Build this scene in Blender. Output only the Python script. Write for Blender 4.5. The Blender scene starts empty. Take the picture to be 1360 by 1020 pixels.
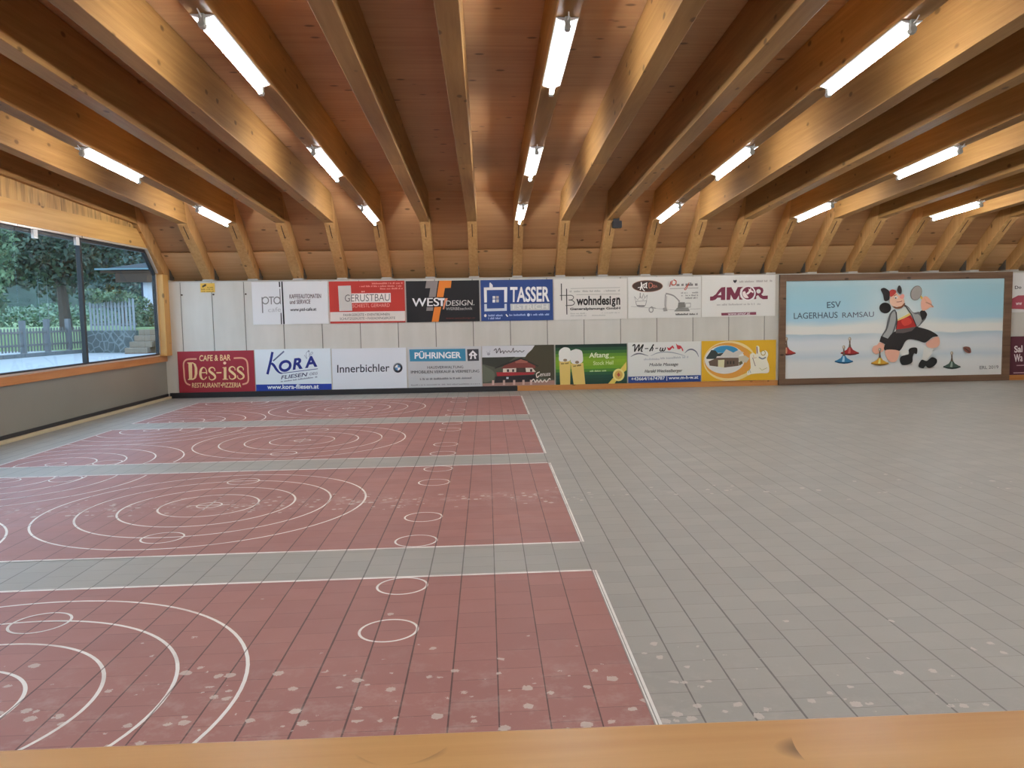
import bpy, bmesh, math, random
import numpy as np
from mathutils import Vector, Matrix
from mathutils.geometry import tessellate_polygon
random.seed(7)
SC = bpy.context.scene
COL = SC.collection
R = math.radians

# ------------------------------------------------------------------ basics
def lin(c):
    return tuple((v / 12.92 if v <= .04045 else ((v + .055) / 1.055) ** 2.4) for v in (x / 255 for x in c))

_mats = {}
def mat(name, rgb=(128, 128, 128), rough=.5, metal=0.0, k=1.0, spec=.5):
    key = (name, rgb, rough, metal, k)
    if key in _mats: return _mats[key]
    m = bpy.data.materials.new(name); m.use_nodes = True
    b = m.node_tree.nodes['Principled BSDF']
    c = lin(rgb)
    b.inputs['Base Color'].default_value = (min(.95, c[0] * k), min(.95, c[1] * k), min(.95, c[2] * k), 1)
    b.inputs['Roughness'].default_value = rough
    b.inputs['Metallic'].default_value = metal
    b.inputs['Specular IOR Level'].default_value = spec
    _mats[key] = m
    return m

def ink(r, g, b):                       # printed colours on the boards
    return mat('print', (r, g, b), .45, 0, PRINT_K, .3)
PRINT_K = 1.36

class NB:                                # small node builder
    def __init__(s, name):
        s.m = bpy.data.materials.new(name); s.m.use_nodes = True
        s.t = s.m.node_tree; s.b = s.t.nodes['Principled BSDF']
    def n(s, typ, **kw):
        nd = s.t.nodes.new(typ)
        for k, v in kw.items(): setattr(nd, k, v)
        return nd
    def put(s, sock, v):
        if hasattr(v, 'is_output') or isinstance(v, bpy.types.NodeSocket): s.t.links.new(v, sock)
        else: sock.default_value = v
    def math(s, op, a, b=0.0, c=None):
        nd = s.n('ShaderNodeMath', operation=op)
        s.put(nd.inputs[0], a); s.put(nd.inputs[1], b)
        if c is not None: s.put(nd.inputs[2], c)
        return nd.outputs[0]
    def mix(s, f, a, b, blend='MIX'):
        nd = s.n('ShaderNodeMix', data_type='RGBA', blend_type=blend)
        s.put(nd.inputs[0], f)
        s.put(nd.inputs[6], a if not isinstance(a, tuple) or len(a) == 4 else a + (1,))
        s.put(nd.inputs[7], b if not isinstance(b, tuple) or len(b) == 4 else b + (1,))
        return nd.outputs[2]
    def ramp(s, f, stops):
        nd = s.n('ShaderNodeValToRGB')
        el = nd.color_ramp.elements
        while len(el) > 1: el.remove(el[-1])
        for i, (p, c) in enumerate(stops):
            e = el[0] if i == 0 else el.new(p)
            e.position = p; e.color = (c if len(c) == 4 else c + (1,)) if isinstance(c, tuple) else (c, c, c, 1)
        s.put(nd.inputs[0], f)
        return nd.outputs[0]
    def noise(s, vec, scale, detail=3, rough=.5, dim='3D'):
        nd = s.n('ShaderNodeTexNoise', noise_dimensions=dim)
        s.put(nd.inputs['Vector'], vec)
        nd.inputs['Scale'].default_value = scale; nd.inputs['Detail'].default_value = detail
        nd.inputs['Roughness'].default_value = rough
        return nd.outputs['Fac']
    def scale(s, vec, sx, sy, sz, loc=None):
        nd = s.n('ShaderNodeMapping'); s.put(nd.inputs[0], vec)
        nd.inputs['Scale'].default_value = (sx, sy, sz)
        if loc is not None: s.put(nd.inputs['Location'], loc)
        return nd.outputs[0]
    def obj(s): return s.n('ShaderNodeTexCoord').outputs['Object']
    def col(s, c): s.put(s.b.inputs['Base Color'], c); return s
    def rough(s, v): s.put(s.b.inputs['Roughness'], v); return s
    def bump(s, h, strength=.3, dist=.01):
        nd = s.n('ShaderNodeBump'); s.put(nd.inputs['Height'], h)
        nd.inputs['Strength'].default_value = strength; nd.inputs['Distance'].default_value = dist
        s.t.links.new(nd.outputs[0], s.b.inputs['Normal']); return s

# ------------------------------------------------------------------ object helpers
def tag(o, label=None, cat=None, group=None, kind=None):
    if label:
        o['label'] = label
        if not kind: o['kind'] = 'thing'
    if cat: o['category'] = cat
    if group: o['group'] = group
    if kind: o['kind'] = kind
    return o

def empty(name, loc, label, cat, group=None):
    o = bpy.data.objects.new(name, None); COL.objects.link(o)
    o.location = loc; o.empty_display_size = .2
    return tag(o, label, cat, group)

class MB:
    def __init__(s): s.v = []; s.f = []; s.mi = []
    def add(s, vs, fs, mi=0):
        b = len(s.v); s.v += [tuple(v) for v in vs]
        for f in fs: s.f.append(tuple(b + i for i in f)); s.mi.append(mi)
        return s
    def box(s, x0, x1, y0, y1, z0, z1, mi=0):
        vs = [(x, y, z) for x in (x0, x1) for y in (y0, y1) for z in (z0, z1)]
        return s.add(vs, [(0, 1, 3, 2), (4, 6, 7, 5), (0, 4, 5, 1), (2, 3, 7, 6), (0, 2, 6, 4), (1, 5, 7, 3)], mi)
    def prism(s, poly, axis, a, b, mi=0):
        # poly: 2d points; axis: extrusion axis ('x': (y,z), 'y': (x,z), 'z': (x,y))
        def P(p, h):
            return {'x': (h, p[0], p[1]), 'y': (p[0], h, p[1]), 'z': (p[0], p[1], h)}[axis]
        n = len(poly)
        tris = tessellate_polygon([[Vector((p[0], p[1], 0)) for p in poly]])
        vs = [P(p, a) for p in poly] + [P(p, b) for p in poly]
        fs = [tuple(t) for t in tris] + [tuple(n + i for i in reversed(t)) for t in tris]
        fs += [(i, (i + 1) % n, n + (i + 1) % n, n + i) for i in range(n)]
        return s.add(vs, fs, mi)
    def tube(s, pts, rad, seg=10, mi=0, cap=True):
        pts = [Vector(p) for p in pts]; rings = []
        rads = rad if isinstance(rad, (list, tuple)) else [rad] * len(pts)
        for i, p in enumerate(pts):
            d = (pts[min(i + 1, len(pts) - 1)] - pts[max(i - 1, 0)]).normalized()
            u = d.orthogonal().normalized(); w = d.cross(u)
            rings.append([p + (u * math.cos(2 * math.pi * k / seg) + w * math.sin(2 * math.pi * k / seg)) * rads[i] for k in range(seg)])
        vs = [v for r in rings for v in r]
        fs = [(i * seg + k, i * seg + (k + 1) % seg, (i + 1) * seg + (k + 1) % seg, (i + 1) * seg + k) for i in range(len(pts) - 1) for k in range(seg)]
        if cap:
            fs.append(tuple(reversed(range(seg)))); fs.append(tuple((len(pts) - 1) * seg + k for k in range(seg)))
        return s.add(vs, fs, mi)
    def build(s, name, mats, parent=None, smooth=False, bevel=0, at=None):
        if not isinstance(mats, (list, tuple)): mats = [mats]
        o0 = Vector(at) if at is not None else (Vector(parent.matrix_basis.translation) if parent is not None else Vector((0, 0, 0)))
        p = parent
        if parent is not None and at is None:
            o0 = Vector((0, 0, 0))
            while p is not None: o0 += Vector(p.location); p = p.parent
        me = bpy.data.meshes.new(name)
        me.from_pydata([tuple(Vector(v) - o0) for v in s.v], [], s.f)
        for m in mats: me.materials.append(m)
        me.polygons.foreach_set('material_index', s.mi)
        bm = bmesh.new(); bm.from_mesh(me)
        bmesh.ops.recalc_face_normals(bm, faces=bm.faces)
        bm.to_mesh(me); bm.free()
        if smooth: me.polygons.foreach_set('use_smooth', [True] * len(me.polygons))
        me.update()
        o = bpy.data.objects.new(name, me); COL.objects.link(o)
        if parent is not None: o.parent = parent
        elif at is not None: o.location = at
        if bevel:
            md = o.modifiers.new('edge', 'BEVEL'); md.width = bevel; md.segments = 2; md.limit_method = 'ANGLE'
        return o

def copy_tree(o, parent=None):
    c = o.copy(); COL.objects.link(c); c.parent = parent
    for ch in list(o.children): copy_tree(ch, c)
    return c

def struct(mb, name, mats, **kw):
    o = mb.build(name, mats, **kw)
    return tag(o, kind='structure')

# ------------------------------------------------------------------ materials
def wood_mat(name, light, dark, axis='y', rough=.5, lamella=True, stain=False, k=1.0, flat=False, objrand=True, sheen=.4):
    w = NB(name)
    co = w.obj()
    if objrand:
        oi = w.n('ShaderNodeObjectInfo')
        off = w.n('ShaderNodeVectorMath', operation='SCALE'); 
        cx = w.n('ShaderNodeCombineXYZ'); w.put(cx.inputs[0], oi.outputs['Random']); w.put(cx.inputs[1], oi.outputs['Random']); w.put(cx.inputs[2], oi.outputs['Random'])
        w.put(off.inputs[0], cx.outputs[0]); off.inputs['Scale'].default_value = 37.0
        ad = w.n('ShaderNodeVectorMath', operation='ADD'); w.put(ad.inputs[0], co); w.put(ad.inputs[1], off.outputs[0]); cr = ad.outputs[0]
    else: cr = co
    sc = {'x': (.35, 9, 9), 'y': (9, .35, 9), 'z': (9, 9, .35)}[axis]
    g1 = w.noise(w.scale(cr, *sc), 2.2, 5, .6)
    sc2 = {'x': (.5, 2, 2), 'y': (2, .5, 2), 'z': (2, 2, .5)}[axis]
    g2 = w.noise(w.scale(cr, *sc2), 1.1, 2)
    L = tuple(v * k for v in lin(light)); D = tuple(v * k for v in lin(dark))
    c = w.ramp(w.math('ADD', w.math('MULTIPLY', g1, .6), w.math('MULTIPLY', g2, .4)), [(.32, D), (.66, L)])
    # knots
    vo = w.n('ShaderNodeTexVoronoi'); w.put(vo.inputs['Vector'], w.scale(cr, *({'x': (.55, 1, 1), 'y': (1, .55, 1), 'z': (1, 1, .55)}[axis]))); vo.inputs['Scale'].default_value = 5.0
    if flat: vo.voronoi_dimensions = '2D'
    kn = w.ramp(vo.outputs['Distance'], [(.09, 1.0), (.16, 0.0)])
    kn = w.math('MULTIPLY', kn, w.math('GREATER_THAN', w.noise(cr, 1.6, 1), .45))
    c = w.mix(w.math('MULTIPLY', kn, .75), c, tuple(v * .22 for v in D))
    if lamella:
        sx = w.n('ShaderNodeSeparateXYZ'); w.put(sx.inputs[0], co)
        z = sx.outputs[2] if axis != 'z' else sx.outputs[0]
        if axis == 'y':   # laminations follow the roof slope
            z = w.math('ADD', z, w.math('MULTIPLY', sx.outputs[1], .051))
        fr = w.math('FRACT', w.math('MULTIPLY', z, 25.0))
        ln = w.math('LESS_THAN', fr, .05)
        c = w.mix(w.math('MULTIPLY', ln, .28), c, tuple(v * .4 for v in D))
        tone = w.n('ShaderNodeTexWhiteNoise', noise_dimensions='1D'); w.put(tone.inputs['W'], w.math('FLOOR', w.math('MULTIPLY', z, 25.0)))
        c = w.mix(w.math('MULTIPLY', tone.outputs['Value'], .22), c, D)
    if stain:
        sx = w.n('ShaderNodeSeparateXYZ'); w.put(sx.inputs[0], co)
        st = w.noise(w.scale(co, 1, 4.5, .6), 2.0, 3, .55)
        sm = w.ramp(st, [(.47, 0.0), (.70, 1.0)])
        c = w.mix(w.math('MULTIPLY', sm, .75), c, lin((88, 66, 36)))
    w.col(c).rough(rough); w.b.inputs['Specular IOR Level'].default_value = sheen
    return w.m

M_BEAM = wood_mat('glulam_spruce', (180, 136, 80), (146, 104, 56), 'y', .62, sheen=.25)
M_HAUNCH = wood_mat('glulam_spruce_post', (204, 160, 104), (174, 128, 76), 'z', .6, sheen=.25, lamella=False)
M_DECK = wood_mat('ceiling_board', (202, 160, 114), (180, 136, 94), 'x', .55, lamella=False, objrand=False)
M_PINE = wood_mat('varnished_pine', (216, 172, 112), (194, 144, 86), 'x', .32, lamella=False, objrand=False, sheen=.5, flat=True)
M_SKIRT = wood_mat('pine_skirting', (214, 154, 92), (188, 120, 62), 'x', .5, lamella=False, objrand=False)
M_SILL = wood_mat('orange_sill_timber', (198, 138, 84), (172, 110, 60), 'y', .4, lamella=False, objrand=False)
M_HEADER = wood_mat('header_timber', (222, 176, 106), (198, 146, 78), 'y', .5, lamella=False, objrand=False)
M_STAIN = wood_mat('stained_board', (214, 172, 108), (190, 140, 78), 'z', .55, lamella=False, stain=True, objrand=False)
M_POST = wood_mat('post_timber', (218, 168, 96), (190, 136, 70), 'z', .45, lamella=False, objrand=False)
M_FRAME = wood_mat('dark_frame_wood', (132, 104, 82), (92, 68, 50), 'x', .5, lamella=False, objrand=False)
M_STEEL = mat('galvanised_steel', (132, 130, 126), .45, .6)
M_WHITE = mat('white_enamel', (236, 236, 234), .4)
M_PLASTIC = mat('grey_lamp_holder', (176, 178, 172), .45)
M_BLACK = mat('black_rubber_strip', (34, 34, 36), .5)
M_DARK = mat('dark_slot', (66, 44, 26), .7)
M_ALU = mat('pale_aluminium', (206, 196, 184), .35, .3)
M_DKFRAME = mat('dark_window_gasket', (40, 42, 44), .45)
M_CREAM = mat('cream_edging', (196, 182, 150), .6)
M_GREYPANEL = NB('grey_dado_panel')
_n = M_GREYPANEL; _n.col(_n.mix(_n.noise(_n.obj(), 1.3, 3), lin((126, 125, 114)), lin((138, 136, 126)))).rough(.32); M_GREYPANEL = _n.m

def concrete():
    w = NB('pale_concrete'); co = w.obj()
    a = w.noise(co, .9, 4, .6); b = w.noise(w.scale(co, 3, 1, .5), 1.6, 3)
    c = w.ramp(w.math('ADD', w.math('MULTIPLY', a, .5), w.math('MULTIPLY', b, .5)), [(.3, lin((204, 201, 190))), (.7, lin((220, 217, 208)))])
    w.col(c).rough(.65); w.bump(w.noise(co, 60, 2), .08, .004); return w.m
M_CONC = concrete()

FIELD_Y = [3.38, 7.0, 10.55, 14.05]
def paving(name, c1, c2, joint, line=False):
    w = NB(name); co = w.n('ShaderNodeNewGeometry').outputs['Position']
    sx = w.n('ShaderNodeSeparateXYZ'); w.put(sx.inputs[0], co)
    X, Y = sx.outputs[0], sx.outputs[1]
    u = w.math('DIVIDE', X, .2); cu = w.math('FLOOR', u); fu = w.math('FRACT', u)
    par = w.math('FRACT', w.math('MULTIPLY', cu, .5))           # 0 or .5
    vv = w.math('SUBTRACT', w.math('ADD', w.math('DIVIDE', Y, .2), w.math('MULTIPLY', par, 1.0)), .175)
    cv = w.math('FLOOR', vv); fv = w.math('FRACT', vv)
    du = w.math('MINIMUM', fu, w.math('SUBTRACT', 1.0, fu)); dv = w.math('MINIMUM', fv, w.math('SUBTRACT', 1.0, fv))
    id3 = w.n('ShaderNodeCombineXYZ'); w.put(id3.inputs[0], cu); w.put(id3.inputs[1], cv)
    wn = w.n('ShaderNodeTexWhiteNoise', noise_dimensions='2D'); w.put(wn.inputs['Vector'], id3.outputs[0])
    wn1 = w.n('ShaderNodeTexWhiteNoise', noise_dimensions='1D'); w.put(wn1.inputs['W'], cu)
    wob = w.math('MULTIPLY', w.math('SUBTRACT', w.noise(co, 9, 2), .5), .012)
    # long joints vary in width from column to column
    jw = w.math('ADD', .013, w.math('MULTIPLY', wn1.outputs['Value'], .012))
    ju = w.math('LESS_THAN', w.math('ADD', du, wob), jw)
    jv = w.math('LESS_THAN', w.math('ADD', dv, wob), .011)
    jv = w.math('MULTIPLY', jv, w.math('ADD', .25, w.math('MULTIPLY', w.noise(co, 2.3, 2), .55)))
    j = w.math('MINIMUM', 1.0, w.math('MAXIMUM', ju, jv))
    base = w.mix(wn.outputs['Value'], lin(c1), lin(c2))
    cloud = w.noise(co, .45, 3, .55)
    base = w.mix(w.math('MULTIPLY', w.ramp(cloud, [(.35, 0.0), (.7, 1.0)]), .35), base, tuple(v * .82 for v in lin(c1)))
    grain = w.noise(co, 70, 2)
    base = w.mix(w.math('MULTIPLY', grain, .16), base, tuple(v * .7 for v in lin(c1)))
    # pale scuffs along the middle of each lane where the stones slide and knock
    band = None
    for yc, amp, sg in ((2.55, 1.0, .75), (6.95, .85, .22), (3.2, .5, .5)):
        d = w.math('DIVIDE', w.math('SUBTRACT', Y, yc), sg)
        g = w.math('MULTIPLY', w.math('EXPONENT', w.math('MULTIPLY', w.math('MULTIPLY', d, d), -1.0)), amp)
        band = g if band is None else w.math('MAXIMUM', band, g)
    xf = w.ramp(w.math('DIVIDE', w.math('ADD', X, 6.0), 12.0), [(.0, .55), (.2, 1.0), (.47, .9), (.55, .5), (.8, .12)])
    band = w.math('MULTIPLY', band, xf)
    sp = w.n('ShaderNodeTexVoronoi'); w.put(sp.inputs['Vector'], w.scale(co, 1, 1.0, 1)); sp.inputs['Scale'].default_value = 19.0
    wc = w.n('ShaderNodeSeparateColor'); w.put(wc.inputs[0], sp.outputs['Color'])
    size = w.math('MULTIPLY', w.math('MULTIPLY', w.math('POWER', wc.outputs[0], 2.2), .70), w.math('GREATER_THAN', w.math('MULTIPLY', band, 1.0), wc.outputs[1]))
    edge = w.math('ADD', sp.outputs['Distance'], w.math('MULTIPLY', w.math('SUBTRACT', w.noise(co, 70, 3, .65), .5), .62))
    chip = w.math('MULTIPLY', w.math('LESS_THAN', edge, w.math('MULTIPLY', size, .75)), w.math('GREATER_THAN', size, .01))
    haze = w.math('MULTIPLY', w.ramp(w.noise(co, 7.0, 4, .7), [(.5, 0.0), (.72, 1.0)]), w.math('MULTIPLY', band, .5))
    if line:
        worn = w.ramp(w.noise(co, 3.0, 4, .6), [(.36, .55), (.5, 1.0)])
        c = w.mix(w.math('MULTIPLY', ju, .8), base, lin(joint))
        c = w.mix(w.math('MULTIPLY', w.math('SUBTRACT', 1.0, worn), .6), c, lin((150, 120, 112)))
        w.col(c).rough(.55)
    else:
        # joint colour painted weaker further right, for joints hidden by the slanting view
        coverage = w.ramp(w.math('DIVIDE', w.math('ADD', X, 6.0), 14.0), [(.0, .85), (.46, .9), (.56, .6), (.75, .38)])
        c = w.mix(w.math('MULTIPLY', j, coverage), base, lin(joint))
        c = w.mix(w.math('MINIMUM', .85, w.math('ADD', w.math('MULTIPLY', chip, .68), haze)), c, lin((206, 196, 186)))
        r = w.math('ADD', .40, w.math('MULTIPLY', w.noise(co, 5, 3), .16))
        w.col(c).rough(r); w.bump(w.math('SUBTRACT', 1.0, j), .35, .004)
    w.b.inputs['Specular IOR Level'].default_value = .5
    return w.m
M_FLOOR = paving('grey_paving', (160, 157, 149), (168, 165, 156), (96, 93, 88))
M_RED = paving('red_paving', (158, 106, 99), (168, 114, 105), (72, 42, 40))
M_LINE = paving('white_lane_paint', (244, 240, 234), (248, 244, 238), (120, 104, 98), line=True)

def emis(name, rgb, strength):
    m = bpy.data.materials.new(name); m.use_nodes = True
    b = m.node_tree.nodes['Principled BSDF']
    b.inputs['Base Color'].default_value = (.8, .8, .8, 1)
    b.inputs['Emission Color'].default_value = rgb + (1,); b.inputs['Emission Strength'].default_value = strength
    return m
M_TUBE = emis('lit_fluorescent_tube', (.97, .985, 1.0), 104.0)

def glass():
    m = bpy.data.materials.new('clear_pane'); m.use_nodes = True
    t = m.node_tree; t.nodes.remove(t.nodes['Principled BSDF'])
    out = [n for n in t.nodes if n.type == 'OUTPUT_MATERIAL'][0]
    tr = t.nodes.new('ShaderNodeBsdfTransparent'); tr.inputs[0].default_value = (.92, .965, .96, 1)
    gl = t.nodes.new('ShaderNodeBsdfGlossy'); gl.inputs['Roughness'].default_value = .02
    fr = t.nodes.new('ShaderNodeFresnel'); fr.inputs[0].default_value = 1.35
    mx = t.nodes.new('ShaderNodeMixShader')
    ge = t.nodes.new('ShaderNodeNewGeometry'); mm = t.nodes.new('ShaderNodeMath'); mm.operation = 'MULTIPLY'
    iv = t.nodes.new('ShaderNodeMath'); iv.operation = 'SUBTRACT'; iv.inputs[0].default_value = 1.0
    t.links.new(ge.outputs['Backfacing'], iv.inputs[1]); t.links.new(fr.outputs[0], mm.inputs[0]); t.links.new(iv.outputs[0], mm.inputs[1])
    t.links.new(mm.outputs[0], mx.inputs[0]); t.links.new(tr.outputs[0], mx.inputs[1]); t.links.new(gl.outputs[0], mx.inputs[2])
    t.links.new(mx.outputs[0], out.inputs[0]); return m
M_GLASS = glass()

# ------------------------------------------------------------------ dimensions
XL, XR, YN, YW = -6.93, 16.0, -3.2, 16.46
def soffit(y): return 3.27 + .051 * (15.25 - y)
def deck(y): return 4.17 - .052 * (y - 8)
KY = 15.25
DY, DZ = 15.1, deck(15.1)

# ------------------------------------------------------------------ setting
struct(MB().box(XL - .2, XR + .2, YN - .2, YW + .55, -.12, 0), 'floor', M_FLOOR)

mb = MB()
xs = [XL - .1, -6.588, -5.99, -5.372] + [-4.63 + .7485 * i for i in range(28)]
xs = [x for x in xs if x < XR] + [XR]
for a, b in zip(xs[:-1], xs[1:]):
    mb.box(a + .008, b - .008, YW + .012, YW + .2, 0, 2.275)
mb.box(XL - .1, XR, YW + .024, YW + .5, 0, 2.27, 1)
struct(mb, 'wall_back', [M_CONC, mat('panel_joint', (130, 126, 116), .8)])
mb = MB().box(XL + .1, XR, YW + .004, YW + .5, 2.276, 2.296)
struct(mb, 'trim_1', mat('pale_cap_sheet', (186, 182, 172), .5, .2))
mb = MB()
for x in (-6.56, -5.955, -5.335):
    mb.tube([(x, YW + .02, 2.03), (x, YW - .004, 2.03)], .016, 8)
struct(mb, 'trim_2', M_DARK)

# roof boarding: flat roof plane, then the sloping part down to the wall
mb = MB()
mb.prism([(YN, deck(YN)), (DY, DZ), (YW + .49, 2.30), (YW + .49, 2.36), (DY + .05, DZ + .07), (YN, deck(YN) + .07)], 'x', XL - .2, XR)
struct(mb, 'ceiling', M_DECK)
mb = MB()
mb.prism([(16.25, 2.838), (16.945, 2.31), (16.945, 2.29), (16.93, 2.29), (16.232, 2.825)], 'x', XL - .1, XR)
struct(mb, 'trim_3', wood_mat('lower_slope_board', (238, 198, 148), (220, 174, 122), 'x', .55, lamella=False, objrand=False))

# skirting along the back wall
struct(MB().box(XL + .05, -.02, YW - .02, YW + .012, 0, .107), 'baseboard_back_left', M_BLACK)
struct(MB().box(-.02, 5.385, YW - .018, YW + .012, 0, .107), 'baseboard_back_middle', M_SKIRT)
struct(MB().box(10.38, XR, YW - .018, YW + .012, 0, .107), 'baseboard_back_right', M_SKIRT)

# left wall: grey dado, sill, glazing, header
struct(MB().box(XL - .18, XL, YN, YW + .01, 0, .75), 'wall_left', M_GREYPANEL)
struct(MB().box(XL, XL + .022, YN, YW - .022, .0, .095), 'baseboard_left', M_BLACK)
struct(MB().box(XL + .022, XL + .085, YN, YW - .03, 0, .045), 'trim_4', M_CREAM, bevel=.006)
struct(MB().box(XL - .2, XL + .035, YN, YW - .0, .735, .85), 'trim_5', M_SILL, bevel=.006)
struct(MB().box(XL - .15, XL - .005, YN, 16.2, .852, .882), 'trim_6', M_ALU)
struct(MB().box(XL - .16, XL + .045, YN, 15.75, 2.885, 3.2), 'trim_7', M_HEADER)
mb = MB(); mb.prism([(YN, 3.2), (15.3, 3.2), (15.15, 3.275), (YN, soffit(YN) - .0)], 'x', XL - .12, XL + .035)
struct(mb, 'trim_8', M_STAIN)
struct(MB().box(XL - .06, XL + .13, 16.2, YW + .005, .85, 2.42), 'trim_9', M_POST, bevel=.01)

# windows on the left
GX = XL - .03
def pane(parent, y0, y1, diag=False):
    poly = [(y0, .90), (16.15, .90), (16.15, 2.40), (15.72, 2.80), (y0, 2.80)] if diag else [(y0, .90), (y1, .90), (y1, 2.80), (y0, 2.80)]
    m = MB(); m.prism(poly, 'x', GX - .006, GX + .006)
    return m.build('pane', M_GLASS, parent)
def window(i, y0, y1, diag=False, npane=1, brk=()):
    m = MB()
    if diag:
        m.prism([(y0, 2.80), (15.72, 2.80), (16.15, 2.40), (16.19, 2.43), (15.745, 2.85), (y0, 2.85)], 'x', GX - .03, GX + .03)
        m.box(GX - .03, GX + .03, 16.15, 16.19, .885, 2.41)
        m.box(GX - .035, GX + .035, y0 - .03, y0 + .03, .885, 2.85)
    else:
        m.box(GX - .03, GX + .03, y0, y1, 2.80, 2.85)
    m.box(GX - .03, GX + .03, y0, 16.19 if diag else y1, .88, .905)
    o = struct(m, 'window_%d' % i, M_DKFRAME)
    m = MB()
    if diag:
        m.prism([(y0, 2.853), (15.75, 2.853), (16.195, 2.44), (16.21, 2.455), (15.76, 2.882), (y0, 2.882)], 'x', GX - .02, GX + .075)
        m.box(GX - .02, GX + .04, 16.17, 16.2, .885, 2.42)
    else: m.box(GX - .02, GX + .075, y0, y1, 2.853, 2.882)
    m.build('window_rail', M_ALU, o)
    st = (y1 - y0) / npane
    for k in range(npane):
        pane(o, y0 + st * k + (.033 if diag else .004), y0 + st * (k + 1) - .004, diag)
    for yb in brk:
        MB().box(GX + .032, GX + .07, yb - .05, yb + .05, 2.73, 2.853).build('pane_bracket', M_WHITE, o)
    return o
window(1, 13.32, 16.15, True)
window(2, 11.55, 13.29, False, 1, (11.99, 13.17))
window(3, -3.15, 11.54, False, 8)

# unseen ends of the hall, closing the room
struct(MB().box(XR, XR + .2, YN, YW + .5, 0, 4.9), 'wall_right', M_CONC)
struct(MB().box(XL - .2, XR + .2, YN - .2, YN, 0, 4.9), 'wall_near', M_DECK)

# ------------------------------------------------------------------ roof beams
ORD = ['first', 'second', 'third', 'fourth', 'fifth', 'sixth', 'seventh', 'eighth', 'ninth', 'tenth', 'eleventh', 'twelfth', 'thirteenth', 'fourteenth', 'fifteenth', 'sixteenth', 'seventeenth', 'eighteenth', 'nineteenth', 'twentieth', 'twenty-first', 'twenty-second', 'twenty-third', 'twenty-fourth']
BW = .088
def beam_x(n): return -6.05 + .867 * n
def make_beam():
    r = empty('roof_beam', (0, 8, 3.6), '', 'beam')
    dzt = .012
    m = MB(); m.prism([(YN + .02, soffit(YN)), (KY, 3.27), (DY, DZ - dzt), (YN + .02, deck(YN) - dzt)], 'x', -BW, BW)
    m.build('rafter', M_BEAM, r, bevel=.006)
    m = MB(); m.prism([(KY + .003, 3.266), (YW + .01, 2.325), (YW + .44, 2.325), (DY + .01, DZ - .02)], 'x', -BW, BW)
    hn = m.build('haunch', M_HAUNCH, r, bevel=.006)
    MB().box(-BW - .01, BW + .01, YW - .005, YW + .3, 2.297, 2.325).build('foot_plate', mat('pale_foot_plate', (190, 186, 176), .5, .2), hn)
    for s in (-1, 1):
        a, b = sorted((s * (BW + .001), s * (BW + .009)))
        m = MB().box(a, b, YW + .14, YW + .38, 2.33, 2.54)
        for yy in (.19, .33):
            for zz in (2.38, 2.49):
                m.tube([(s * (BW + .008), YW + yy, zz), (s * (BW + .018), YW + yy, zz)], .012, 6)
        m.build('steel_bracket', M_STEEL, hn)
    # slot for the hidden steel plate at the knee
    d = Vector((0, 1.21, -.945)).normalized(); p0 = Vector((0, KY + .05, 3.235)); nrm = Vector((0, -d.z * -1, 0))
    m = MB()
    p1 = p0 + d * .34
    out = Vector((0, -.003, -.003))
    m.prism([(p0.y - .004, p0.z - .005), (p1.y - .004, p1.z - .005), (p1.y + .004, p1.z + .006), (p0.y + .004, p0.z + .006)], 'x', -.007, .007)
    m.build('plate_slot', M_DARK, hn)
    return r
beam0 = make_beam()
NB_ = 21
for n in range(-1, NB_ - 1):
    r = beam0 if n == -1 else copy_tree(beam0)
    r.location = (beam_x(n), 8, 3.6)
    lit = (n % 3 == 1)
    if n == -1: lab = 'glulam roof beam directly above the window wall on the left'
    elif n == 9: lab = 'glulam roof beam with a small black box hanging at its knee'
    else: lab = '%s glulam roof beam from the window wall%s' % (ORD[n + 1], ', carrying tube lights' if lit else ', without lights')
    tag(r, lab, 'roof beam', 'bent glulam roof beams')

# ------------------------------------------------------------------ tube lights
SL = math.atan(.051)
def make_light():
    r = empty('tube_light', (0, 0, 0), '', 'lamp')
    L = .75
    m = MB(); m.prism([(-.085, 0), (.085, 0), (.078, -.008), (.03, -.026), (-.03, -.026), (-.078, -.008)], 'y', -L, L)
    m.build('reflector', M_WHITE, r)
    m = MB(); m.tube([(0, -L + .03, -.075), (0, L - .03, -.075)], .017, 12)
    m.build('fluorescent_tube', M_TUBE, r, smooth=False)
    for s in (-1, 1):
        m = MB(); m.box(-.02, .02, s * (L + .0) - .025, s * (L + .0) + .025, -.1, 0)
        m.tube([(0, s * (L - .035), -.075), (0, s * (L + .03), -.075)], .026, 10)
        m.build('end_socket', M_PLASTIC, r, bevel=.004)
    m = MB(); m.tube([(0, -L - .02, -.03), (.004, -L - .06, -.02), (.0, -L - .1, -.002)], .005, 6)
    m.build('supply_wire', M_WHITE, r)
    return r
light0 = make_light(); used = False
rowname = {1: 'leftmost lit beam', 4: 'second lit beam from the windows', 7: 'central lit beam', 10: 'fourth lit beam from the windows', 13: 'fifth lit beam from the windows', 16: 'rightmost lit beam in view'}
for n in (1, 4, 7, 10, 13, 16, 19):
    for q, yc in enumerate((-.55, 3.15, 6.87, 10.57, 14.27)):
        r = light0 if not used else copy_tree(light0)
        used = True
        r.location = (beam_x(n), yc, soffit(yc) - .001); r.rotation_euler = (-SL, 0, 0)
        nm = rowname.get(n, 'lit beam beyond the right edge')
        pos = ['behind the viewpoint', 'overhead', 'nearest', 'middle', 'farthest'][q]
        tag(r, '%s fluorescent tube light on the %s' % (pos, nm), 'lamp', 'fluorescent tube lights under the beams')

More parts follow.
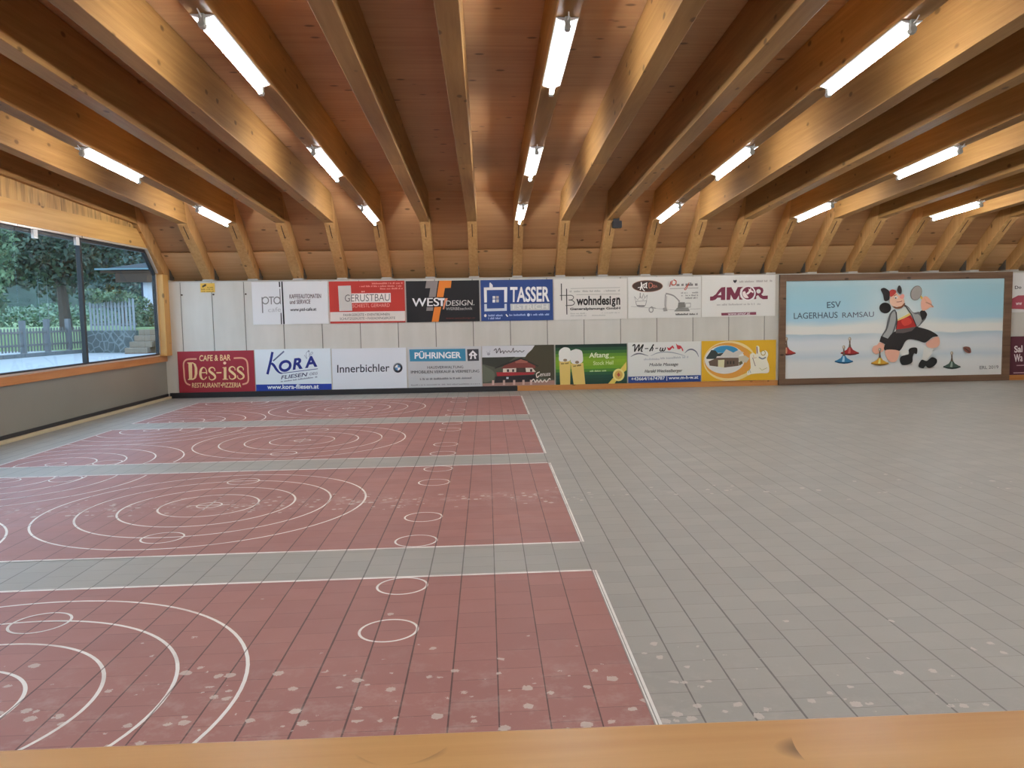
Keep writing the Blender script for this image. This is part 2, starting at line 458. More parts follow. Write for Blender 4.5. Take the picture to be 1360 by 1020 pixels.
# small black box at the knee of one beam
bx = beam_x(9)
r = empty('floodlight', (bx + .06, 15.12, 3.2), 'small black box lamp hanging at the knee of a roof beam', 'lamp')
m = MB().box(bx - .02, bx + .15, 15.0, 15.12, 3.11, 3.24); m.build('housing', M_BLACK, r, bevel=.012)
m = MB().box(bx - .012, bx + .142, 14.994, 15.0, 3.118, 3.232); m.build('front_glass', mat('dark_lens', (26, 26, 28), .45), r)
m = MB().box(bx + .0, bx + .11, 15.04, 15.1, 3.24, 3.3); m.build('mounting_bracket', M_BLACK, r)
# ------------------------------------------------------------------ playing fields
def strip(pts, w, closed=False):
    n = len(pts); vs = []; fs = []
    for i in range(n):
        a = Vector(pts[(i - 1) % n] if (closed or i) else pts[i]); b = Vector(pts[(i + 1) % n] if (closed or i < n - 1) else pts[i])
        d = (b - a).normalized(); nn = Vector((-d.y, d.x))
        p = Vector(pts[i]); vs.append(p + nn * w / 2); vs.append(p - nn * w / 2)
    for i in range(n if closed else n - 1):
        j = (i + 1) % n; fs.append((2 * i, 2 * j, 2 * j + 1, 2 * i + 1))
    return vs, fs
def flat(mbx, pts, w, z, closed=False):
    vs, fs = strip(pts, w, closed); mbx.add([(v.x, v.y, z) for v in vs], fs)
def arc_pts(cx, cy, r, inside, seg=96):
    pts = [(cx + r * math.cos(2 * math.pi * k / seg), cy + r * math.sin(2 * math.pi * k / seg)) for k in range(seg)]
    ok = [inside(p) for p in pts]
    if all(ok): return pts, True
    st = next(k for k in range(seg) if ok[k] and not ok[k - 1])
    out = []
    for k in range(seg):
        if ok[(st + k) % seg]: out.append(pts[(st + k) % seg])
        else: break
    return out, False
fields = [(1.88, 4.874), (5.498, 8.486), (9.078, 11.948), (12.60, 15.46)]
fl = ['red paved target field nearest the viewer, running under the rail', 'second red paved target field from the front, with scuffed middle', 'third red paved target field from the front', 'farthest red paved target field, beside the back wall boards']
for i, (y0, y1) in enumerate(fields):
    yc = (y0 + y1) / 2; ky = (y1 - y0) / 3.0
    r = empty('target_field', (-3, yc, 0), fl[i], 'playing field', 'red target fields on the hall floor')
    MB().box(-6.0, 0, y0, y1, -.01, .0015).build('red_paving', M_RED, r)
    zl = .0025
    for pts in ([(-6.0, y0), (0, y0)], [(-6.0, y1), (0, y1)], [(-6.0, y0), (-6.0, y1)]):
        m = MB(); flat(m, pts, .028, zl); m.build('border_line', M_LINE, r)
    for dx in (.004, .022):
        m = MB(); flat(m, [(dx, y0), (dx, y1)], .013, zl); m.build('border_line', M_LINE, r)
    ins = lambda p: (-6.0 < p[0] < 0 and y0 < p[1] < y1)
    for cx, cy in ((-3.0, yc - .02), (-5.4, yc + 1.35 * ky), (-5.4, yc - 1.35 * ky)):
        for q, rr in enumerate((.1, .4, .7, 1.0, 1.3)):
            pts, cl = arc_pts(cx, cy, rr, ins)
            if len(pts) < 3: continue
            m = MB(); flat(m, pts, .013 if rr < .2 else .017, zl + .0004 * (q % 2), cl); m.build('target_ring' if rr > .2 else 'centre_ring', M_LINE, r)
    for dx, dy in ((.17, 0), (0, .17)):
        m = MB(); flat(m, [(-3 - dx, yc - .02 - dy), (-3 + dx, yc - .02 + dy)], .014, zl + .0003); m.build('centre_mark', M_LINE, r)
    for cx, cy in [(-1.145, yc + d * ky) for d in (-1.335, -.66, .66, 1.335)] + [(-3.0, yc - 1.03 * ky), (-3.0, yc + .96 * ky), (-4.85, yc + 1.34 * ky), (-4.85, yc - 1.34 * ky)]:
        pts, cl = arc_pts(cx, cy, .145, ins, 48)
        m = MB(); flat(m, pts, .014, zl + .0008, cl); m.build('small_circle', M_LINE, r)

# ------------------------------------------------------------------ barrier in the foreground
r = empty('barrier', (0, .85, 0), 'pine topped barrier rail across the bottom of the view', 'barrier')
m = MB(); m.prism([(XL + .02, .615), (9.0, .615), (9.0, .845), (XL + .02, 1.156)], 'z', .985, 1.05)
m.build('top_rail', M_PINE, r, bevel=.008)
for k in range(7):
    x = -6.2 + 2.4 * k
    MB().box(x, x + .12, .76, .88, 0, .985).build('post', M_POST, r, bevel=.006)
MB().box(XL + .05, 8.9, .80, .83, .06, .9).build('infill_panel', M_GREYPANEL, r)

# ------------------------------------------------------------------ printed boards
_txt = {}
def text_geo(s, bold):
    key = (s, bold)
    if key not in _txt:
        cu = bpy.data.curves.new('t', 'FONT'); cu.body = s; cu.offset = bold * .6; cu.resolution_u = 4
        ob = bpy.data.objects.new('t', cu); COL.objects.link(ob)
        me = bpy.data.meshes.new_from_object(ob.evaluated_get(bpy.context.evaluated_depsgraph_get()))
        vs = [(v.co.x, v.co.y) for v in me.vertices]; fs = [tuple(p.vertices) for p in me.polygons]
        bpy.data.objects.remove(ob); bpy.data.curves.remove(cu); bpy.data.meshes.remove(me)
        x0 = min(v[0] for v in vs); x1 = max(v[0] for v in vs); y0 = min(v[1] for v in vs); y1 = max(v[1] for v in vs)
        _txt[key] = ([((v[0] - x0) / (x1 - x0), (v[1] - y0) / (y1 - y0)) for v in vs], fs)
    return _txt[key]

def catmull(pts, closed=True, sub=6):
    n = len(pts); out = []
    for i in range(n if closed else n - 1):
        g = lambda k: Vector(pts[k % n]) if closed else Vector(pts[max(0, min(n - 1, k))])
        p0, p1, p2, p3 = g(i - 1), g(i), g(i + 1), g(i + 2)
        for t in range(sub):
            t /= sub
            out.append(tuple(.5 * (2 * p1 + (p2 - p0) * t + (2 * p0 - 5 * p1 + 4 * p2 - p3) * t * t + (3 * p1 - p0 - 3 * p2 + p3) * t ** 3)))
    if not closed: out.append(tuple(pts[-1]))
    return out

class Board:
    """flat printed board on the back wall; art is given in the coordinates of a reference sheet whose
    four corners (top left, top right, bottom right, bottom left) are `quad`"""
    def __init__(s, name, label, cat, quad, x0, x1, z0, z1, base, group=None, thick=.0145, y=None):
        s.x0, s.x1, s.z0, s.z1 = x0, x1, z0, z1
        s.y = YW - .004 if y is None else y
        A = []; B = []
        for (px, py), (u, v) in zip(quad, ((0, 1), (1, 1), (1, 0), (0, 0))):
            A.append([px, py, 1, 0, 0, 0, -u * px, -u * py]); B.append(u)
            A.append([0, 0, 0, px, py, 1, -v * px, -v * py]); B.append(v)
        s.h = np.linalg.solve(np.array(A, float), np.array(B, float))
        s.root = empty(name, ((x0 + x1) / 2, s.y, z0), label, cat, group)
        s.layer = 0; s.cur = None
        m = MB().box(x0, x1, s.y, s.y + thick, z0, z1)
        s.panel = m; s.pm = [base]; s.parts = []
        s.tf = (0, 0, 1)
    def P(s, p):
        ox, oy, k = s.tf
        x, y = ox + p[0] / k, oy + p[1] / k
        h = s.h; d = h[6] * x + h[7] * y + 1
        u = (h[0] * x + h[1] * y + h[2]) / d; v = (h[3] * x + h[4] * y + h[5]) / d
        u = min(1.0, max(0.0, u)); v = min(1.0, max(0.0, v))
        return s.x0 + u * (s.x1 - s.x0), s.z0 + v * (s.z1 - s.z0)
    def part(s, name):
        s.flush(); s.cur = [name, MB(), []]; return s
    def flush(s):
        if s.cur and s.cur[1].f: s.parts.append(s.cur)
        s.cur = None
    def _add(s, pts, fs, c):
        s.layer += 1; y = s.y - .0004 * s.layer
        vs = []
        for p in pts:
            x, z = s.P(p); vs.append((x, y, z))
        if s.cur is None: mb, ms = s.panel, s.pm
        else: mb, ms = s.cur[1], s.cur[2]
        if c not in ms: ms.append(c)
        mb.add(vs, fs, ms.index(c))
    def poly(s, c, pts, smooth=False, closed=True):
        c = ink(*c) if isinstance(c, tuple) else c
        if smooth: pts = catmull(pts)
        tr = tessellate_polygon([[Vector((p[0], p[1], 0)) for p in pts]])
        s._add(pts, [tuple(t) for t in tr], c); return s
    def rect(s, c, x0, y0, x1, y1): return s.poly(c, [(x0, y0), (x1, y0), (x1, y1), (x0, y1)])
    def ell(s, c, cx, cy, rx, ry, rot=0, seg=36, a0=0, a1=360):
        a = R(rot); ca, sa = math.cos(a), math.sin(a); n = seg
        pts = []
        for k in range(n + (0 if a1 - a0 == 360 else 1)):
            t = R(a0 + (a1 - a0) * k / n); x, y = rx * math.cos(t), ry * math.sin(t)
            pts.append((cx + x * ca - y * sa, cy + x * sa + y * ca))
        return s.poly(c, pts)
    def line(s, c, pts, w, smooth=False, closed=False):
        c = ink(*c) if isinstance(c, tuple) else c
        if smooth: pts = catmull(pts, closed)
        ws = w if isinstance(w, (list, tuple)) else None
        n = len(pts); vs = []; fs = []
        for i in range(n):
            a = Vector(pts[(i - 1) % n] if (closed or i) else pts[i]); b = Vector(pts[(i + 1) % n] if (closed or i < n - 1) else pts[i])
            d = (b - a).normalized(); nn = Vector((-d.y, d.x))
            if ws: t = i / max(1, n - 1) * (len(ws) - 1); k = int(min(t, len(ws) - 2)); wi = ws[k] + (ws[k + 1] - ws[k]) * (t - k)
            else: wi = w
            p = Vector(pts[i]); vs += [tuple(p + nn * wi / 2), tuple(p - nn * wi / 2)]
        for i in range(n if closed else n - 1):
            j = (i + 1) % n; fs.append((2 * i, 2 * j, 2 * j + 1, 2 * i + 1))
        s._add(vs, fs, c); return s
    def ring(s, c, cx, cy, rx, ry, w, rot=0, a0=0, a1=360, seg=36):
        a = R(rot); ca, sa = math.cos(a), math.sin(a); pts = []
        full = a1 - a0 == 360
        for k in range(seg + (0 if full else 1)):
            t = R(a0 + (a1 - a0) * k / seg); x, y = rx * math.cos(t), ry * math.sin(t)
            pts.append((cx + x * ca - y * sa, cy + x * sa + y * ca))
        return s.line(c, pts, w, closed=full)
    def text(s, c, body, p0, p1, h, bold=0.0, shear=0.0):
        """ink box: bottom left p0, bottom right p1, height h (sheet units, y down)"""
        c = ink(*c) if isinstance(c, tuple) else c
        fat = 0
        if 'M' in body or 'W' in body: fat, bold = bold, 0.0     # this face breaks up when those glyphs are emboldened
        vs, fs = text_geo(body, bold)
        dx, dy = p1[0] - p0[0], p1[1] - p0[1]
        if fat > 0:
            e = h * fat * .55; k = len(vs)
            q = [(p0[0] + e + (dx - 2 * e) * u + shear * h * v, p0[1] + dy * u - h * v) for u, v in vs]
            for sgn in (-1, 1): s._add([(x + sgn * e, y) for x, y in q], fs, c)
            return s
        pts = [(p0[0] + dx * u + shear * h * v, p0[1] + dy * u - h * v) for u, v in vs]
        s._add(pts, fs, c); return s
    def dashes(s, c, p0, p1, h, seed=1, coverage=.8):
        """a line of writing too small to read: a row of letter-sized strokes"""
        c = ink(*c) if isinstance(c, tuple) else c
        rn = random.Random(seed); L = math.hypot(p1[0] - p0[0], p1[1] - p0[1]); t = 0; vs = []; fs = []
        d = Vector((p1[0] - p0[0], p1[1] - p0[1])).normalized()
        while t < L:
            wd = h * rn.uniform(.3, .55); hh = h * rn.choice((.65, .7, 1.0))
            if rn.random() < .13: t += h * .6; continue
            if t + wd > L: break
            a = Vector(p0) + d * t; b = a + d * wd * coverage; k = len(vs)
            vs += [tuple(a), tuple(b), (b.x, b.y - hh), (a.x, a.y - hh)]; fs.append((k, k + 1, k + 2, k + 3)); t += wd
        if fs: s._add(vs, fs, c)
        return s
    def done(s):
        s.flush()
        s.panel.build('panel', s.pm, s.root)
        for n, mb, ms in s.parts: mb.build(n, ms, s.root)
        return s.root
GU, GLO = 'advertising boards in the upper row', 'advertising boards in the lower row'
UZ = (1.425, 2.243); LZ = (.108, .922)
def upper(label, quad, x0, x1, base, z=UZ): return Board('advertising_board', label, 'advertising board', quad, x0, x1, z[0], z[1], base, GU)
def lower(label, quad, x0, x1, base, z=LZ): return Board('advertising_board', label, 'advertising board', quad, x0, x1, z[0], z[1], base, GLO)
WHT = ink(208, 208, 205)

# upper row -------------------------------------------------------
b = upper('white board with grey letters and a black vertical bar, upper row far left', [(22, 130), (1303, 122), (1325, 790), (48, 795)], -5.215, -3.745, ink(205, 206, 206), (1.425, 2.262))
g = (120, 120, 118)
b.part('lettering').line(g, [(200, 365), (208, 612)], 19).ring(g, 255, 418, 52, 52, 17).line(g, [(312, 367), (398, 365)], 15).line(g, [(352, 368), (355, 478)], 17)
b.ring(g, 452, 418, 52, 52, 17).line(g, [(500, 235), (508, 476)], 15)
b.part('lettering').text((166, 166, 166), 'cafe', (300, 600), (515, 592), 70, -.008)
b.part('bar_emblem').poly((30, 30, 30), [(482, 122), (504, 122), (508, 210), (488, 210)]).poly((60, 60, 60), [(508, 612), (524, 612), (533, 790), (514, 790)]).poly((24, 24, 26), [(526, 122), (547, 122), (578, 790), (553, 790)])
b.part('lettering').text((76, 40, 44), 'KAFFEEAUTOMATEN', (662, 390), (1197, 387), 66, .012)
b.part('lettering').text((76, 40, 44), 'und SERVICE', (667, 476), (1015, 473), 64, .01)
b.part('lettering').text((50, 50, 50), 'www.ptd-cafe.at', (672, 606), (1115, 598), 66, .022)
b.done()

b = upper('red board with a white scaffold emblem and white bottom band', [(75, 118), (1322, 112), (1350, 765), (98, 778)], -3.715, -2.235, ink(172, 54, 46), (1.425, 2.255))
b.poly((206, 198, 190), [(96, 598), (1341, 586), (1346, 742), (98, 746)])
b.part('emblem').poly((186, 182, 176), [(228, 188), (440, 183), (465, 578), (250, 582)]).poly((216, 208, 202), [(452, 308), (1100, 303), (1105, 448), (458, 455)])
b.part('lettering').text((96, 92, 90), 'GERUSTBAU', (342, 436), (1085, 426), 112, -.006).ell((216, 160, 150), 628, 280, 12, 11).ell((216, 160, 150), 660, 279, 12, 11)
b.part('lettering').text((218, 150, 140), 'SCHIESTL GERHARD', (470, 528), (1085, 520), 56, -.004)
b.part('lettering').text((92, 84, 80), 'FAHRGERÜSTE • EVENTBÜHNEN', (318, 664), (1085, 654), 48, 0).text((92, 84, 80), 'SCHUTZGERÜSTE • FASSADENGERÜSTE', (258, 722), (1180, 712), 46, 0)
for k, (a, c) in enumerate((((790, 165), (1300, 163)), ((585, 208), (1300, 206)), ((925, 248), (1300, 246)))): b.part('small_print').dashes((208, 130, 120), a, c, 26, k + 3)
b.done()

b = upper('black board with a grey and orange striped emblem behind white letters', [(30, 118), (1318, 108), (1335, 782), (62, 798)], -2.205, -.752, ink(31, 31, 33))
gy, og = (128, 120, 118), (208, 120, 48)
b.part('grey_stripe').poly(gy, [(395, 114), (600, 112), (560, 385), (440, 385), (465, 235), (375, 238)]).poly(gy, [(405, 550), (520, 548), (512, 608), (398, 610)])
b.part('orange_stripe').poly(og, [(620, 112), (838, 111), (825, 232), (722, 235), (695, 385), (578, 385)])
b.part('orange_stripe').poly(og, [(540, 548), (660, 545), (615, 792), (495, 794)])
b.part('lettering').text((226, 224, 220), 'WES', (146, 540), (622, 532), 138, .05, -.0).poly((226, 224, 220), [(605, 402), (722, 402), (714, 436), (688, 438), (688, 530), (650, 532), (650, 438), (605, 436)])
b.part('emblem').poly((206, 130, 96), [(728, 404), (772, 404), (762, 440), (742, 446), (712, 585), (685, 585), (715, 440)])
b.part('lettering').text((190, 188, 184), 'DESIGN.', (740, 530), (1240, 520), 88, .005, .06)
b.part('lettering').text((160, 158, 156), 'WERBEtechnik', (742, 602), (1206, 594), 46, .01)
b.part('lettering').text((108, 52, 46), 'www.westdesign.at', (742, 752), (1255, 746), 34, .01)
b.done()

b = upper('blue board with a white house outline and white capital letters', [(30, 105), (1290, 85), (1300, 768), (58, 780)], -.722, .728, ink(45, 68, 122))
w = (222, 228, 238)
b.part('house_emblem').poly(w, [(90, 226), (495, 218), (495, 470), (446, 472), (442, 264), (142, 270), (148, 474), (103, 476)]).poly(w, [(186, 226), (186, 148), (204, 145), (242, 185), (246, 222)]).poly((188, 196, 204), [(103, 500), (146, 499), (150, 575), (450, 570), (450, 498), (490, 496), (492, 612), (107, 620)])
b.rect((206, 206, 206), 244, 368, 290, 412).rect((170, 160, 156), 304, 367, 350, 410).rect((226, 230, 232), 244, 424, 290, 475).rect((176, 172, 170), 306, 422, 352, 472)
b.part('lettering').text(w, 'TASSER', (545, 472), (1236, 464), 258, .045)
b.part('letter_band').poly((178, 180, 178), [(550, 498), (1240, 488), (1240, 604), (555, 610)])
b.part('lettering').text((202, 202, 196), 'ESTRICH', (592, 590), (1205, 582), 78, .03)
b.part('small_print').ell(w, 125, 690, 21, 24).line(w, [(480, 668), (492, 692), (512, 706)], 20).ell((180, 196, 216), 868, 680, 24, 25)
for k, (a, c) in enumerate((((176, 704), (436, 700)), ((176, 752), (392, 748)), ((536, 697), (820, 693)), ((906, 692), (1236, 690)))): b.dashes((150, 168, 206), a, c, 32, k + 11)
b.done()

b = upper('white board with thin black linked initials and bold black lowercase word', [(12, 72), (1333, 55), (1340, 770), (20, 800)], .752, 2.238, ink(203, 200, 193))
k_ = (70, 68, 64)
b.part('emblem').line(k_, [(150, 148), (153, 452)], 18).line((50, 48, 46), [(245, 240), (250, 700)], 18).line(k_, [(122, 360), (330, 356)], 13).line(k_, [(325, 356), (362, 372), (372, 400), (345, 432), (280, 443)], 12, True).line(k_, [(280, 443), (345, 446), (390, 490), (350, 532), (228, 540)], 14, True)
b.part('rule_lines').line((160, 158, 150), [(318, 238), (1212, 216)], 9).line((160, 158, 150), [(425, 346), (1214, 332)], 9)
b.part('small_print').dashes((166, 164, 158), (300, 305), (1212, 285), 34, 21)
b.part('lettering').text((40, 38, 36), 'wohndesi', (424, 538), (1050, 526), 168, .055).text((40, 38, 36), 'g', (1062, 560), (1132, 558), 152, .055).text((40, 38, 36), 'n', (1146, 524), (1216, 522), 130, .055)
b.part('lettering').text((34, 32, 30), 'Generalplanungs GmbH', (308, 636), (1216, 614), 56, .05)
b.part('small_print').dashes((176, 174, 168), (315, 694), (610, 688), 24, 5).dashes((176, 174, 168), (315, 732), (610, 727), 24, 6).dashes((176, 174, 168), (870, 680), (1212, 670), 24, 7).dashes((176, 174, 168), (690, 725), (960, 720), 24, 8)
b.done()

b = upper('white board with a dark oval logo and a grey excavator drawing', [(30, 100), (1255, 85), (1260, 735), (40, 770)], 2.262, 3.765, ink(206, 205, 199), (1.432, 2.262))
b.part('oval_emblem').ell((160, 130, 112), 362, 242, 264, 98).ell((66, 52, 46), 362, 242, 254, 88)
b.part('lettering').line((222, 218, 210), [(256, 178), (262, 240), (240, 302)], 20, True).line((222, 218, 210), [(200, 268), (250, 255), (300, 205)], 11, True).line((222, 218, 210), [(272, 240), (285, 290), (318, 322)], 15, True).ring((222, 218, 210), 324, 232, 20, 36, 14, 20).line((222, 218, 210), [(352, 182), (340, 240), (358, 278)], 15, True)
b.part('lettering').line((176, 110, 92), [(395, 190), (440, 200), (445, 250), (395, 270), (388, 190)], 12, True).ring((170, 104, 88), 475, 245, 16, 20, 10).line((170, 104, 88), [(505, 265), (510, 225), (530, 262)], 10)
gr = (140, 138, 134)
b.part('crown_drawing').line(gr, [(145, 410), (165, 490), (350, 480), (362, 385)], 8).line(gr, [(165, 490), (195, 565), (315, 568), (350, 480)], 10, True).line((90, 88, 86), [(240, 350), (240, 440)], 10).line((110, 108, 104), [(270, 440), (300, 360), (320, 430)], 9).line(gr, [(140, 410), (200, 470), (240, 400), (290, 470), (362, 385)], 7).line((100, 98, 96), [(185, 560), (320, 562)], 16)
b.part('motor_drawing').ring(gr, 428, 625, 34, 40, 16).line(gr, [(430, 570), (470, 590), (510, 600)], 10)
b.part('excavator_drawing').line(gr, [(672, 360), (800, 395), (905, 490)], 24, True).line((206, 205, 199), [(700, 378), (800, 410), (880, 480)], 8, True).line(gr, [(668, 375), (662, 560), (690, 630)], 17, True).line((160, 158, 154), [(690, 400), (680, 560), (700, 640)], 9).poly(gr, [(625, 600), (660, 585), (705, 640), (640, 648)])
b.poly((120, 118, 112), [(885, 500), (990, 498), (1002, 585), (872, 592)]).poly((126, 124, 118), [(862, 590), (1050, 588), (1076, 640), (815, 646)]).line(gr, [(1005, 515), (1085, 512), (1085, 575), (1000, 580)], 12, closed=True).line((150, 148, 144), [(85, 575), (330, 590), (620, 610), (815, 625), (1250, 598)], 5)
b.part('lettering').line((186, 92, 78), [(780, 150), (770, 215), (830, 215), (842, 160), (800, 140)], 17, True).line((140, 74, 66), [(755, 165), (738, 250)], 14).dashes((120, 116, 114), (850, 240), (1215, 232), 52, 31, .9).line((186, 92, 78), [(1060, 180), (1010, 290), (985, 285), (1055, 200)], 12, True).line((150, 146, 142), [(740, 282), (1210, 268)], 9)
b.part('small_print').dashes((150, 148, 144), (925, 360), (1212, 352), 26, 41).dashes((150, 148, 144), (932, 402), (1212, 396), 26, 42).dashes((140, 138, 134), (1000, 442), (1206, 438), 26, 43).dashes((84, 82, 80), (840, 705), (1210, 696), 28, 44)
b.done()

b = upper('white board with large wine-red letters and a round bird emblem', [(15, 75), (1350, 60), (1355, 790), (20, 805)], 3.785, 5.318, ink(207, 206, 200), (1.438, 2.276))
m_ = (114, 50, 68)
b.part('lettering').poly(m_, [(165, 446), (215, 440), (270, 400), (320, 330), (370, 282), (440, 274), (440, 505), (362, 505), (360, 462), (300, 464), (260, 500), (210, 515), (165, 515)]).poly(ink(207, 206, 200), [(303, 420), (362, 358), (368, 418)])
b.part('lettering').poly(m_, [(465, 282), (548, 278), (612, 392), (665, 277), (762, 272), (716, 315), (704, 400), (718, 455), (760, 498), (694, 500), (690, 425), (640, 496), (590, 497), (540, 412), (530, 502), (465, 505)])
b.part('lettering').poly(m_, [(945, 278), (1060, 270), (1120, 296), (1134, 340), (1122, 382), (1095, 405), (1125, 432), (1215, 428), (1215, 490), (1130, 494), (1080, 470), (1035, 420), (1004, 440), (1005, 490), (960, 493), (992, 420), (985, 345)]).ell(ink(207, 206, 200), 1045, 352, 40, 38)
b.part('round_emblem').ell((224, 214, 212), 855, 386, 138, 128).ell(m_, 855, 386, 112, 112).poly((218, 208, 204), [(755, 368), (800, 352), (815, 395), (850, 440), (862, 470), (800, 468), (762, 430)], True).poly((218, 208, 204), [(812, 400), (868, 345), (860, 305), (888, 318), (898, 285), (915, 335), (955, 355), (945, 385), (905, 362), (850, 412)])
b.part('heart_mark').poly((40, 36, 38), [(612, 208), (582, 178), (582, 156), (596, 148), (612, 162), (630, 146), (645, 154), (644, 176)])
b.part('small_print').dashes((166, 160, 156), (690, 198), (1300, 182), 34, 51, .7).dashes((150, 146, 144), (290, 604), (1092, 592), 34, 52, .5)
b.part('web_band').poly((122, 66, 82), [(370, 735), (1005, 720), (1006, 770), (374, 782)])
b.part('lettering').text((222, 206, 208), 'www.amor.at', (490, 776), (895, 766), 40, .03)
b.done()

# lower row -------------------------------------------------------
b = lower('dark red board with golden letters inside a rounded bracket, lower row far left', [(50, 148), (1250, 120), (1285, 745), (90, 778)], -6.705, -5.235, ink(142, 44, 54))
t_ = (206, 150, 122); go = (224, 186, 136); rd = ink(142, 44, 54)
b.part('bracket_emblem').line(t_, [(358, 258), (230, 262), (175, 285), (152, 340), (160, 450), (170, 560), (200, 630), (262, 658)], 24, True)
b.part('bracket_emblem').line(t_, [(942, 242), (1080, 240), (1140, 275), (1160, 340), (1168, 450), (1174, 570), (1150, 620), (1080, 642)], 24, True)
b.part('lettering').text(go, 'CAFE & BAR', (400, 292), (892, 278), 92, .025)
b.part('lettering').text(go, 'RESTAURANT•PIZZERIA', (288, 698), (1062, 688), 74, .02)
b.part('lettering').poly(go, [(212, 312), (300, 310), (345, 335), (370, 400), (372, 480), (350, 550), (310, 578), (222, 580), (226, 566), (240, 560), (228, 330), (212, 326)]).poly(rd, [(286, 326), (310, 335), (328, 390), (330, 490), (318, 545), (292, 560)])
b.part('lettering').ell(go, 463, 478, 64, 100).ell(rd, 474, 478, 36, 86).poly(rd, [(488, 492), (540, 490), (530, 545), (492, 528)]).line(go, [(430, 468), (524, 464)], 14).line(go, [(470, 572), (500, 560), (522, 528)], 9, True)
for dx, dy in ((0, 0), (318, -12), (448, -14)):
    b.part('lettering').line(go, [(648 + dx, 440 + dy), (642 + dx, 405 + dy), (605 + dx, 384 + dy), (566 + dx, 402 + dy), (562 + dx, 440 + dy), (606 + dx, 476 + dy), (646 + dx, 512 + dy), (650 + dx, 550 + dy), (606 + dx, 576 + dy), (566 + dx, 560 + dy), (556 + dx, 518 + dy)], [12, 14, 16, 26, 34, 40, 34, 26, 16, 14, 12], True)
b.part('lettering').line(go, [(672, 468), (752, 464)], 20)
b.part('lettering').poly(go, [(768, 384), (828, 376), (832, 556), (858, 560), (858, 570), (770, 572), (770, 562), (790, 556), (786, 396), (768, 394)]).ell((232, 180, 150), 802, 317, 24, 22)
b.done()

b = lower('white board with slanted dark blue letters above a blue web address band', [(18, 120), (1295, 108), (1310, 745), (50, 785)], -5.215, -3.735, ink(204, 213, 222), (.108, .935))
nv = (34, 44, 116)
b.poly((34, 58, 140), [(46, 680), (1308, 655), (1310, 745), (50, 785)])
b.part('lettering').text((210, 222, 238), 'www.kora-fliesen.at', (238, 752), (1100, 734), 72, .04)
b.part('lettering').line(nv, [(330, 160), (300, 300), (242, 515)], 42).line((92, 100, 128), [(342, 302), (528, 150)], 24).line(nv, [(312, 340), (352, 372), (400, 440), (450, 488), (500, 500)], [34, 44, 40, 26, 12], True).line(nv, [(480, 500), (1088, 426)], 9)
b.part('lettering').ring(nv, 546, 382, 88, 70, 44, -22)
b.part('lettering').text(nv, 'R', (672, 446), (840, 424), 182, .06, .15)
b.part('lettering').text(nv, 'A', (878, 418), (1082, 392), 178, .06, .0)
b.part('lettering').text((52, 58, 90), 'FLIESEN', (474, 594), (900, 544), 62, .02, .3)
b.part('lettering').text((98, 104, 124), 'OEG', (946, 530), (1078, 514), 42, .01, .2)
b.part('small_print').dashes((130, 138, 152), (470, 640), (1088, 560), 24, 61)
b.part('doodle').line((150, 158, 170), [(870, 210), (910, 270), (900, 190), (940, 150), (960, 215), (1010, 180), (985, 170), (940, 240)], 9, True).ell((120, 126, 136), 942, 150, 14, 12)
b.done()

b = lower('white board with one dark name and a small round blue and white emblem', [(62, 115), (1298, 95), (1315, 735), (85, 750)], -3.712, -2.24, ink(203, 207, 212))
b.part('lettering').text((38, 42, 52), 'Innerbichler', (155, 490), (1020, 474), 124, .014)
b.part('round_emblem').ell((34, 38, 46), 1160, 415, 78, 78).ell((150, 156, 162), 1156, 408, 68, 68).ell((34, 38, 46), 1160, 414, 64, 64)
for q, c in ((0, (226, 230, 234)), (1, (88, 130, 170)), (2, (226, 230, 234)), (3, (88, 130, 170))):
    b.poly(c, [(1158, 412)] + [(1158 + 46 * math.cos(R(q * 90 + a)), 412 + 46 * math.sin(R(q * 90 + a))) for a in range(0, 91, 10)])
b.done()

b = lower('grey board with a blue name band and dark house pictogram', [(30, 115), (1345, 75), (1350, 780), (35, 805)], -2.21, -.735, ink(180, 182, 183))
b.part('name_band').poly((62, 128, 158), [(60, 148), (1055, 122), (1060, 338), (68, 352)])
b.part('lettering').text((226, 232, 234), 'PÜHRINGER', (150, 308), (976, 288), 134, .05)
b.part('house_emblem').poly((62, 63, 68), [(1085, 132), (1295, 125), (1300, 330), (1095, 338)]).poly((216, 216, 218), [(1190, 150), (1272, 222), (1250, 246), (1234, 236), (1252, 294), (1220, 300), (1206, 246), (1176, 247), (1166, 302), (1134, 304), (1150, 242), (1130, 248), (1114, 226)]).ell((62, 63, 68), 1192, 212, 17, 17)
b.part('lettering').text((54, 54, 58), 'HAUSVERWALTUNG', (370, 476), (1012, 464), 46, .02)
b.part('lettering').text((54, 54, 58), 'IMMOBILIEN VERKAUF & VERMIETUNG', (80, 558), (1302, 534), 48, .025)
b.part('small_print').dashes((116, 116, 120), (236, 670), (1165, 646), 34, 71).dashes((138, 138, 142), (78, 768), (1322, 742), 22, 72)
b.done()

